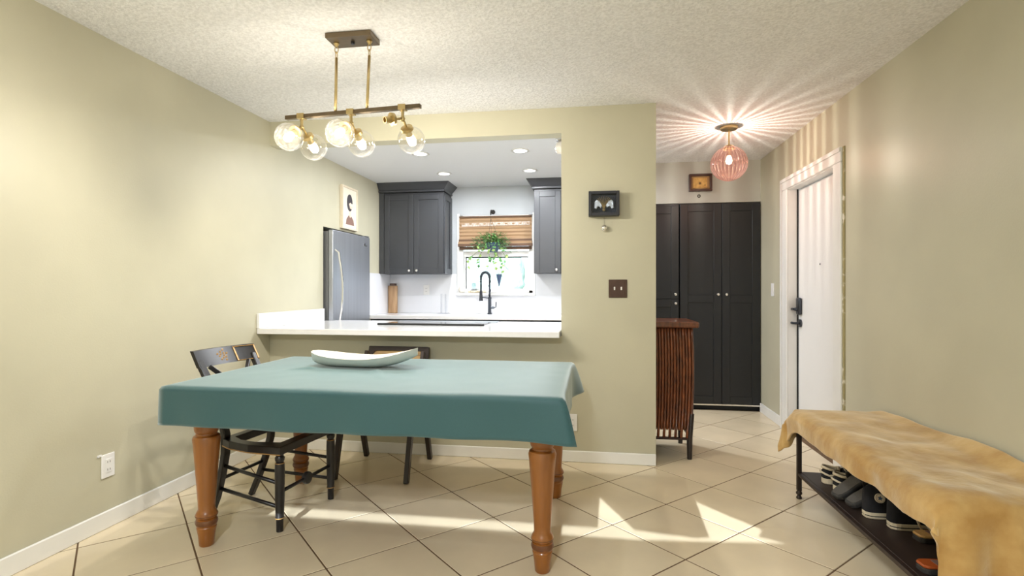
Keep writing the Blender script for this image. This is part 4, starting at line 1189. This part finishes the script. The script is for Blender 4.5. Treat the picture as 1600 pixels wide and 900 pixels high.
    for (ua, ub) in ((0.68, 0.985),):
        for (a, b, c_, d) in ((ua, .06, ub, .06), (ua, .94, ub, .94), (ua, .06, ua, .94), (ub, .06, ub, .94)):
            mb().tube(line(a, b, c_, d), 0, flat=(0.010, 0.003)).build('gold_border', M['gold_paint'], rl)
    m = mb()
    for q in range(12):
        uu = 0.47 + 0.09 * math.cos(q * 2.4) * (0.3 + q / 14); vv = 0.5 + 0.32 * math.sin(q * 2.4) * (0.3 + q / 14)
        p = rail(uu, vv, 0.0012)
        m.sphere(p, 0.007, 8, 6, (0.25, 1, 1))
    m.build('stencil_flowers', M['gold_paint'], rl)
painted_chair()

# ------------------------------------------------------------------ cane back chair behind the table
def cane_chair():
    cx, cy = -1.365, 3.40
    c = thing('cane_chair', 'dark wooden chair with cane backrest behind the table', 'chair', (cx, cy, 0))
    for s in (-1, 1):
        x = cx + s * 0.235
        MB().tube([(x, 3.155, 0.0), (x, 3.325, 0.60)], 0, flat=[(0.03, 0.036), (0.03, 0.052)]).build('front_leg', M['cane_dark'], c, bevel=0.003)
        MB().tube([(x, 3.645, 0.0), (x, 3.44, 0.60)], 0, flat=[(0.03, 0.036), (0.03, 0.052)]).build('rear_leg', M['cane_dark'], c, bevel=0.003)
        MB().box(x - 0.015, x + 0.015, 3.30, 3.47, 0.585, 0.62).build('leg_bridge', M['cane_dark'], c, bevel=0.004)
        MB().tube([(x - s * 0.03, 3.36, 0.40), (x - s * 0.03, 3.50, 0.55), (x - s * 0.03, 3.585, 0.76)], 0, flat=(0.026, 0.034)).build('back_post', M['cane_dark'], c, bevel=0.003)
    MB().box(cx - 0.22, cx + 0.22, 3.17, 3.205, 0.40, 0.445).box(cx - 0.22, cx + 0.22, 3.545, 3.58, 0.385, 0.43).box(cx - 0.22, cx - 0.18, 3.205, 3.545, 0.395, 0.44).box(cx + 0.18, cx + 0.22, 3.205, 3.545, 0.395, 0.44).build('seat_frame', M['cane_dark'], c, bevel=0.004)
    MB().box(cx - 0.185, cx + 0.185, 3.20, 3.55, 0.425, 0.43).build('seat_cane', M['cane'], c)
    # backrest, leaning slightly: frame with rounded opening
    tilt = Matrix.Translation((0, 3.60, 0.56)) @ Matrix.Rotation(math.radians(-14), 4, 'X')
    m = MB(xf=tilt)
    hw, hh, iw, ih, rc_ = 0.222, 0.235, 0.188, 0.205, 0.035
    def rr(w_, z0, z1, r, n=6):
        out = []
        for (sx, zc, a0) in ((1, z1 - r, 0), (-1, z1 - r, 90), (-1, z0 + r, 180), (1, z0 + r, 270)):
            for i in range(n + 1):
                a = math.radians(a0 + 90 * i / n)
                out.append((cx + sx * (w_ - r) + r * math.cos(a), zc + r * math.sin(a)))
        return out
    po = rr(hw, 0, hh, 0.006); pi_ = rr(iw, 0.03, ih, rc_); n = len(po)
    for t in (0, 0.028):
        m.v += [Vector((p[0], t, p[1])) for p in po] + [Vector((p[0], t, p[1])) for p in pi_]
    for i in range(n):
        j = (i + 1) % n
        m.f += [(i, j, n + j, n + i), (2 * n + i, 3 * n + i, 3 * n + j, 2 * n + j), (i, 2 * n + i, 2 * n + j, j), (n + i, n + j, 3 * n + j, 3 * n + i)]
    m.build('back_frame', M['cane_dark'], c)
    MB(xf=tilt).prism([(p[0], p[1]) for p in rr(iw + 0.004, 0.026, ih + 0.004, rc_)], 'y', 0.01, 0.015).build('back_cane', M['cane'], c)
cane_chair()

# ------------------------------------------------------------------ chandelier
CHX, CHY, CHZ = -1.182, 2.505, 2.075
ch = thing('chandelier', 'brass linear chandelier with five clear glass globes over the table', 'chandelier', (CHX, CHY, CHZ))
bdir = Vector((0.72, -0.07, 0)).normalized(); bn = Vector((-bdir.y, bdir.x, 0))
def bp(s, n, z): return Vector((CHX, CHY, 0)) + bdir * s + bn * n + Vector((0, 0, z))
MB().box(CHX - 0.118, CHX + 0.118, 2.465, 2.585, ZC - 0.026, ZC - 0.0005).build('canopy', M['brass_dark'], ch, bevel=0.002)
MB().cyl((CHX, 2.525, ZC - 0.026), (CHX, 2.525, ZC - 0.038), 0.009).build('canopy_nut', M['gunmetal'], ch)
for s in (-0.087, 0.087):
    top = Vector((CHX + s, 2.525, ZC - 0.026)); bot = bp(s, 0, CHZ)
    cc = MB().lathe([(0.014, 0), (0.014, -0.006), (0.007, -0.016), (0.005, -0.02)], top, 16).build('loop_cap', M['brass'], ch)
    for q in range(2):
        ctr = top + Vector((0, 0, -0.034 - q * 0.028))
        MB().tube([ctr + Vector((0.009 * math.cos(a * PI / 8) * (1 - q), 0.009 * math.cos(a * PI / 8) * q, 0.018 * math.sin(a * PI / 8))) for a in range(16)], 0.0024, 6, closed=True).build('chain_link', M['brass'], cc, smooth=True)
    MB().tube([top + Vector((0, 0, -0.075)), bot], 0.0072, 12).build('rod', M['brass'], ch, smooth=True)
MB().tube([bp(-0.372, 0, CHZ), bp(0.372, 0, CHZ)], 0, flat=(0.024, 0.02)).build('bar', M['brass_dark'], ch, bevel=0.002)
bulb_n = 0
for s in (-0.28, 0.0, 0.278):
    st = MB().tube([bp(s, 0, CHZ - 0.008), bp(s, 0, CHZ - 0.055)], 0.0075, 12).sphere(bp(s, 0, CHZ - 0.055), 0.013, 14, 8).box(*[v for ab in zip(bp(s, 0, 0)[:2], bp(s, 0, 0)[:2]) for v in (ab[0] - 0.018, ab[1] + 0.018)], CHZ - 0.013, CHZ + 0.013).build('stem', M['brass'], ch, smooth=True, angle=40)
    for side in (-1, 1):
        gc = bp(s, side * 0.10, 1.945)
        joint = bp(s, side * 0.008, CHZ - 0.055)
        ax = (gc - joint).normalized()
        D = (gc - joint).length
        missing = (side == -1 and s > 0.2)
        if missing:
            ax = (bp(s - 0.075, -0.11, 1.985) - joint).normalized()
        arm = MB().tube([joint, joint + ax * (D - 0.068)], 0.006, 10).build('arm', M['brass'], ch, smooth=True)
        cap_c = joint + ax * (D - 0.068)
        MB().lathe([(0.008, -0.012), (0.03, -0.006), (0.032, 0.008), (0.024, 0.010)], cap_c, 24, ax).build('cap', M['brass'], arm, smooth=True, angle=40)
        MB().lathe([(0.016, 0.006), (0.016, 0.042), (0.013, 0.042), (0.013, 0.02)], cap_c, 18, ax).build('socket', M['brass'], arm, smooth=True, angle=40)
        if missing: continue
        bz = cap_c + ax * 0.04
        MB().lathe([(0.010, 0.0), (0.017, 0.014), (0.021, 0.034), (0.017, 0.052), (0.003, 0.062)], bz, 16, ax).build('bulb', M['bulb'], arm, smooth=True)
        # globe with a neck hole under the cap
        prof = []
        R_ = 0.068
        for j in range(27):
            t = math.radians(22) + (PI - math.radians(22)) * j / 26
            prof.append((max(0.0005, R_ * math.sin(t)), -R_ * math.cos(t)))
        MB().lathe(prof, gc, 36, ax, cap=False).build('glass_globe', M['seeded'], ch, smooth=True)
        bl_ = light('bulb_light', 'SPOT', gc, P_CHAND, (1.0, 0.94, 0.85), ch, shadow_soft_size=0.022, spot_size=math.radians(180), spot_blend=0.65)
        bl_.rotation_euler = ax.to_track_quat('-Z', 'Y').to_euler()
        light('bulb_glow', 'POINT', gc, P_CHAND * 0.10, (1.0, 0.94, 0.85), ch, shadow_soft_size=0.022)

# added unseen fill lamp behind the camera, brightens the dining room
ll = thing('fill_lamp', 'added round fill lamp, unseen behind the camera', 'lamp', (-0.5, -0.9, ZC))
MB().lathe([(0.22, 0), (0.22, -0.03), (0.21, -0.035)], (-0.5, -0.9, ZC), 36, cap=True).build('base', M['plate_white'], ll)
MB().lathe([(0.205, -0.0355), (0.16, -0.06), (0.005, -0.075)], (-0.5, -0.9, ZC), 36).build('diffuser', M['led'], ll, smooth=True)
light('fill_panel', 'AREA', (-0.5, -0.9, ZC - 0.09), P_FILL, (0.86, 0.93, 1.0), ll, shape='DISK', size=0.4)

# ------------------------------------------------------------------ shoe bench
bn_ = thing('shoe_bench', 'dark iron bench with low walnut shelf under the tan blanket', 'bench', (1.4, 2.65, 0))
BX0, BX1, BY0, BY1 = 1.16, 1.58, 1.98, 3.28
for (x, y) in ((BX0 + 0.012, BY0 + 0.015), (BX0 + 0.012, BY1 - 0.015), (BX1 - 0.012, BY0 + 0.015), (BX1 - 0.012, BY1 - 0.015)):
    lg = MB().box(x - 0.0115, x + 0.0115, y - 0.0115, y + 0.0115, 0.045, 0.44).build('leg', M['iron'], bn_, bevel=0.002)
    MB().lathe([(0.014, 0), (0.016, 0.006), (0.012, 0.014), (0.009, 0.02), (0.016, 0.028), (0.016, 0.036), (0.010, 0.046)], (x, y, 0), 16).build('foot', M['iron'], lg, smooth=True, angle=40)
MB().box(BX0, BX1, BY0, BY1, 0.44, 0.455).build('seat_frame', M['iron'], bn_, bevel=0.002)
MB().box(BX0 + 0.005, BX1 - 0.005, BY0 + 0.005, BY1 - 0.005, 0.456, 0.495).build('cushion', M['felt'], bn_, bevel=0.015, bseg=3)
MB().box(BX0 + 0.024, BX1 - 0.024, BY0 + 0.003, BY1 - 0.003, 0.132, 0.15).box(BX0 + 0.002, BX0 + 0.024, BY0 + 0.028, BY1 - 0.028, 0.132, 0.15).build('shelf', M['shelf_wood'], bn_, bevel=0.002)

def blanket():
    m = MB()
    FX = 1.135; WXs = 1.612; NY0, NY1 = 1.955, 3.325
    top = 0.507
    nd, nl, fd_, na = 26, 74, 16, 44
    # along list: (kind overhang amount, y)
    al = [('n', (1 - i / nd)) for i in range(nd)] + [('t', i / nl) for i in range(nl + 1)] + [('f', (i + 1) / fd_) for i in range(fd_)]
    ac = [('t', i / 30) for i in range(31)] + [('d', (i + 1) / 14) for i in range(14)]
    rows = []
    for (ka, va) in al:
        row = []
        yt = {'n': 0.0, 't': va, 'f': 1.0}[ka]
        for (kc_, vc) in ac:
            u = vc if kc_ == 't' else 1.0
            edge_w = 0.012 * noise.noise(Vector((0, yt * 5, 2)))
            x = lerp(WXs, FX + edge_w, u)
            y = lerp(NY0, NY1, yt) + 0.012 * noise.noise(Vector((u * 4, yt, 9)))
            nz = 0.016 * noise.noise(Vector((x * 4.5, y * 3.2, 0.3))) + 0.008 * noise.noise(Vector((x * 11, y * 8, 1.3)))
            z = top + nz + 0.045 * max(0, 1 - u / 0.18) ** 1.5 * (0.6 + 0.5 * math.sin(yt * 4 + 0.6)) - 0.02 * max(0, (u - .86) / .14) ** 2
            z -= 0.02 * max(0, 1 - yt / 0.04) ** 2 + 0.03 * max(0, (yt - 0.95) / 0.05) ** 2
            # long soft wrinkles across the seat
            z += 0.006 * math.sin((x * 0.8 + y) * 9 + 2 * noise.noise(Vector((x * 2, y * 2, 4))))
            z = max(z, 0.4985 if 0.04 < u < 0.96 else z)
            dl = (0.094 + 0.01 * noise.noise(Vector((yt * 5, 3, 0)))) * (0.85 + 0.15 * sm(yt / 0.07)) + 0.06 * math.exp(-((yt - 1.0) / 0.05) ** 2)
            ds = vc * dl if kc_ == 'd' else 0.0
            nn = 0.46 + 0.02 * noise.noise(Vector((u * 5, 0, 4)))
            ff = 0.11 + 0.07 * sm((u - 0.6) / 0.4)
            dt = va * nn if ka == 'n' else (va * ff if ka == 'f' else 0.0)
            sgn = -1 if ka == 'n' else 1
            if ka == 'n': ds *= 1 - sm(dt / 0.13)
            mn = min(ds, dt); mxx = max(ds, dt)
            z2 = z - mxx - (0.25 * mn)
            xo = yo = 0
            if ds > 0: xo -= 0.014 * sm(ds / 0.03) + 0.012 * noise.noise(Vector((y * 9, ds * 6, 1))) * min(1, ds / 0.05)
            if dt > 0:
                yo += sgn * (0.014 * sm(dt / 0.03))
                yo += sgn * 0.022 * math.sin(u * 17 + 1.5 * noise.noise(Vector((u * 3, 0, 0)))) * min(1, dt / 0.2)
            xo -= 0.22 * mn; yo += sgn * mn * (0.2 if ka != 'n' else 0.05)
            row.append(Vector((x + xo, y + yo, max(0.012, z2))))
        rows.append(row)
    W = len(ac)
    for r in rows: m.v += r
    for j in range(len(rows) - 1):
        for i in range(W - 1):
            a = j * W + i; m.f.append((a, a + 1, a + W + 1, a + W))
    return m
bk = blanket().build('throw_blanket', M['suede'], org=(1.4, 2.65, 0.5), smooth=True, solid=0.011)
ss = bk.modifiers.new('smooth', 'SUBSURF'); ss.levels = 1; ss.render_levels = 1
tag(bk, 'tan plush throw blanket draped over the shoe bench', 'blanket')

# ------------------------------------------------------------------ shoes on the shelf
def shoe_parts(root, loc, ang, L=0.27, W=0.098, high=False, upper_m=None, sole_m=None):
    """toe points along local +y; origin under the heel"""
    X = Matrix.Translation(loc) @ Matrix.Rotation(math.radians(ang), 4, 'Z')
    wtab = [(0, 0.30), (0.04, 0.56), (0.12, 0.68), (0.35, 0.70), (0.55, 0.86), (0.7, 1.0), (0.84, 0.92), (0.94, 0.62), (1.0, 0.22)]
    def outline(sc=1.0, n=18):
        pts = []
        for i in range(n + 1):
            t = i / n; pts.append((interp(wtab, t) * W / 2 * sc, t * L))
        return pts + [(-x, y) for x, y in reversed(pts)]
    MB(xf=X).prism(outline(1.0), 'z', 0.0, 0.032).build('sole', sole_m, root, bevel=0.004)
    if high: MB(xf=X).prism(outline(1.012), 'z', 0.012, 0.016).build('sole_stripe', M['canvas'], root)
    if high:
        ht = [(0, 0.135), (0.1, 0.145), (0.3, 0.14), (0.42, 0.115), (0.55, 0.085), (0.72, 0.06), (0.88, 0.05), (1.0, 0.036)]
    else:
        ht = [(0, 0.075), (0.08, 0.082), (0.22, 0.068), (0.36, 0.078), (0.48, 0.085), (0.62, 0.07), (0.8, 0.054), (0.92, 0.048), (1.0, 0.036)]
    m = MB(xf=X); ns, nr = 22, 12
    for i in range(ns + 1):
        t = i / ns; w_ = interp(wtab, t) * W / 2 * 0.95; h = interp(ht, t)
        for j in range(nr + 1):
            a = PI * j / nr
            cx_ = math.copysign(abs(math.cos(a)) ** 0.6, math.cos(a)) * w_ * (1 - 0.35 * math.sin(a) ** 2 * (h / 0.14))
            m.v.append(Vector((cx_, t * L, 0.03 + (h - 0.03) * math.sin(a) ** 0.7)))
    for i in range(ns):
        for j in range(nr):
            a = i * (nr + 1) + j; m.f.append((a, a + 1, a + nr + 2, a + nr + 1))
    m.f.append(tuple(range(nr + 1))); m.f.append(tuple(ns * (nr + 1) + j for j in range(nr + 1)))
    m.build('upper', upper_m, root, smooth=True, angle=60)
    return X, ht, wtab
def sneaker_low(label, loc, ang):
    r = thing('skate_shoe', label, 'shoe', loc, 'shoes on the bench shelf')
    X, ht, wt = shoe_parts(r, loc, ang, 0.26, 0.095, False, M['canvas'], M['rubber_white'])
    MB(xf=X).tube([(-0.036, 0.02, 0.05), (-0.03, 0.004, 0.056), (0, -0.002, 0.058), (0.03, 0.004, 0.056), (0.036, 0.02, 0.05), (0.042, 0.09, 0.062), (0.036, 0.13, 0.075)], 0.0055, 6).build('stripe', M['rubber_white'], r, smooth=True)
    MB(xf=X).tube([(-0.036, 0.02, 0.085), (0.0, -0.001, 0.088), (0.036, 0.02, 0.085), (0.03, 0.07, 0.075), (0, 0.085, 0.085), (-0.03, 0.07, 0.075)], 0.0075, 6, closed=True).build('collar', M['rubber_white'], r, smooth=True)
    m = MB(xf=X)
    for q in range(4):
        y = 0.105 + q * 0.022; m.tube([(-0.028, y, 0.076), (0, y, 0.09 - q * .004), (0.028, y, 0.076)], 0.003, 5)
    m.build('laces', M['lace'], r)
def sneaker_high(label, loc, ang):
    r = thing('canvas_high_top', label, 'shoe', loc, 'shoes on the bench shelf')
    X, ht, wt = shoe_parts(r, loc, ang, 0.285, 0.102, True, M['canvas'], M['rubber_white'])
    m = MB(xf=X)
    for q in range(6):
        t = 0.36 + q * 0.055; y = t * 0.285; z = interp(ht, t) + 0.004
        m.tube([(-0.022, y, z - 0.012), (0, y, z), (0.022, y, z - 0.012)], 0.003, 5)
    m.tube([(0.0, 0.10, 0.14), (0.035, 0.10, 0.12), (0.048, 0.115, 0.075), (0.046, 0.12, 0.045)], 0.003, 5)
    m.tube([(0.0, 0.10, 0.14), (-0.035, 0.10, 0.12), (-0.048, 0.115, 0.075), (-0.046, 0.12, 0.045)], 0.003, 5)
    m.build('laces', M['lace'], r)
    MB(xf=X).sphere((0, 0.25, 0.036), 0.04, 16, 10, (1.0, 0.8, 0.5)).build('toe_cap', M['rubber_white'], r, smooth=True)
    for s in (-1, 1):
        ctr = Vector((s * 0.0335, 0.052, 0.098))
        nrm = Vector((s * 1.0, -0.12, 0.33)).normalized()
        pt = MB(xf=X).lathe([(0.0205, -0.004), (0.0205, 0.0035)], ctr, 24, nrm).build('ankle_patch', M['rubber_white'], r)
        q = Vector((0, 0, 1)).rotation_difference(nrm)
        star = []
        for i in range(10):
            a = PI / 2 + i * PI / 5; rr_ = 0.0125 if i % 2 == 0 else 0.0055
            star.append(ctr + q @ Vector((rr_ * math.cos(a), rr_ * math.sin(a), 0.0045)))
        MB(xf=X).add(star, [tuple(range(10))]).build('patch_star', M['pot_blue'], pt, recalc=False)
        MB(xf=X).lathe([(0.0185, 0.0036), (0.0170, 0.0040)], ctr, 24, nrm, cap=False).build('patch_ring', M['pot_blue'], pt)
SZ = 0.1505
sneaker_low('black skate shoe with cream stripe, farthest on the bench shelf', (1.232, 3.105, SZ), -86)
sneaker_low('black skate shoe with cream stripe, next to the grey slipper', (1.245, 2.995, SZ), -84)
sneaker_high('black high-top canvas sneaker with round star patch beside the grey slipper', (1.238, 2.675, SZ), -86)
sneaker_high('black high-top canvas sneaker next to the tan sandal', (1.288, 2.566, SZ), -86)

def slipper(label, loc, ang, tilt):
    r = thing('foam_slipper', label, 'slipper', loc, 'shoes on the bench shelf')
    X = Matrix.Translation(loc) @ Matrix.Rotation(math.radians(ang), 4, 'Z') @ Matrix.Rotation(math.radians(tilt), 4, 'X')
    wtab = [(0, 0.4), (0.05, 0.66), (0.2, 0.78), (0.45, 0.78), (0.7, 1.0), (0.88, 0.86), (0.96, 0.6), (1.0, 0.28)]
    L, W = 0.27, 0.105
    pts = [(interp(wtab, i / 18) * W / 2, i / 18 * L) for i in range(19)]
    pl = pts + [(-x, y) for x, y in reversed(pts)]
    MB(xf=X).prism(pl, 'z', 0.0, 0.028).build('sole', M['felt2'], r, bevel=0.008, bseg=2)
    MB(xf=X).prism([(x * 0.84, 0.012 + y * 0.91) for x, y in pl], 'z', 0.0275, 0.0295).build('footbed', M['felt'], r)
    m = MB(xf=X)
    m.grid(lambda u, v: (math.cos(PI * u) * 0.053, lerp(0.135, 0.225, v), 0.016 + math.sin(PI * u) ** 0.8 * lerp(0.062, 0.045, v)), 14, 5)
    m.build('strap', M['felt2'], r, smooth=True, solid=0.006)
slipper('grey foam slipper beside the black skate shoes', (1.202, 2.868, SZ), -72, 30)
slipper('grey foam slipper against the star-patch sneaker', (1.222, 2.772, SZ), -76, 26)

def sandal(label, loc, ang, m_foot, m_strap, back=True):
    r = thing('leather_sandal', label, 'sandal', loc, 'shoes on the bench shelf')
    X = Matrix.Translation(loc) @ Matrix.Rotation(math.radians(ang), 4, 'Z')
    wtab = [(0, 0.42), (0.05, 0.68), (0.2, 0.72), (0.45, 0.70), (0.7, 1.0), (0.88, 0.9), (0.96, 0.66), (1.0, 0.32)]
    L, W = 0.25, 0.095
    pts = [(interp(wtab, i / 18) * W / 2, i / 18 * L) for i in range(19)]
    pl = pts + [(-x, y) for x, y in reversed(pts)]
    MB(xf=X).prism(pl, 'z', 0.0, 0.02).build('sole', M['felt2'], r, bevel=0.003)
    MB(xf=X).prism([(x * 0.98, y * 0.99) for x, y in pl], 'z', 0.0205, 0.032).build('footbed', m_foot, r, bevel=0.004)
    MB(xf=X).box(-0.018, 0.018, 0.05, 0.085, 0.0322, 0.0335).build('insole_patch', M['ink_brown'], r)
    m = MB(xf=X)
    m.grid(lambda u, v: (math.cos(PI * u) * 0.047, lerp(0.15, 0.185, v), 0.03 + math.sin(PI * u) * 0.045), 12, 2)
    m.build('strap', m_strap, r, smooth=True, solid=0.004)
    if not back: return
    m = MB(xf=X)
    m.grid(lambda u, v: (math.cos(PI * u) * 0.036, lerp(0.045, 0.055, v) - 0.04 * math.sin(PI * u), 0.03 + math.sin(PI * u) * 0.08), 12, 1)
    m.build('heel_strap', m_strap, r, smooth=True, solid=0.003)
sandal('tan leather sandal with pale straps beside the high-top sneakers', (1.335, 2.452, SZ), -82, M['tan'], M['rubber_white'])
sandal('burnt orange sandal at the near end of the bench shelf', (1.205, 2.19, SZ), -85, M['orange'], M['orange'], False)
print('tiles', ntile)
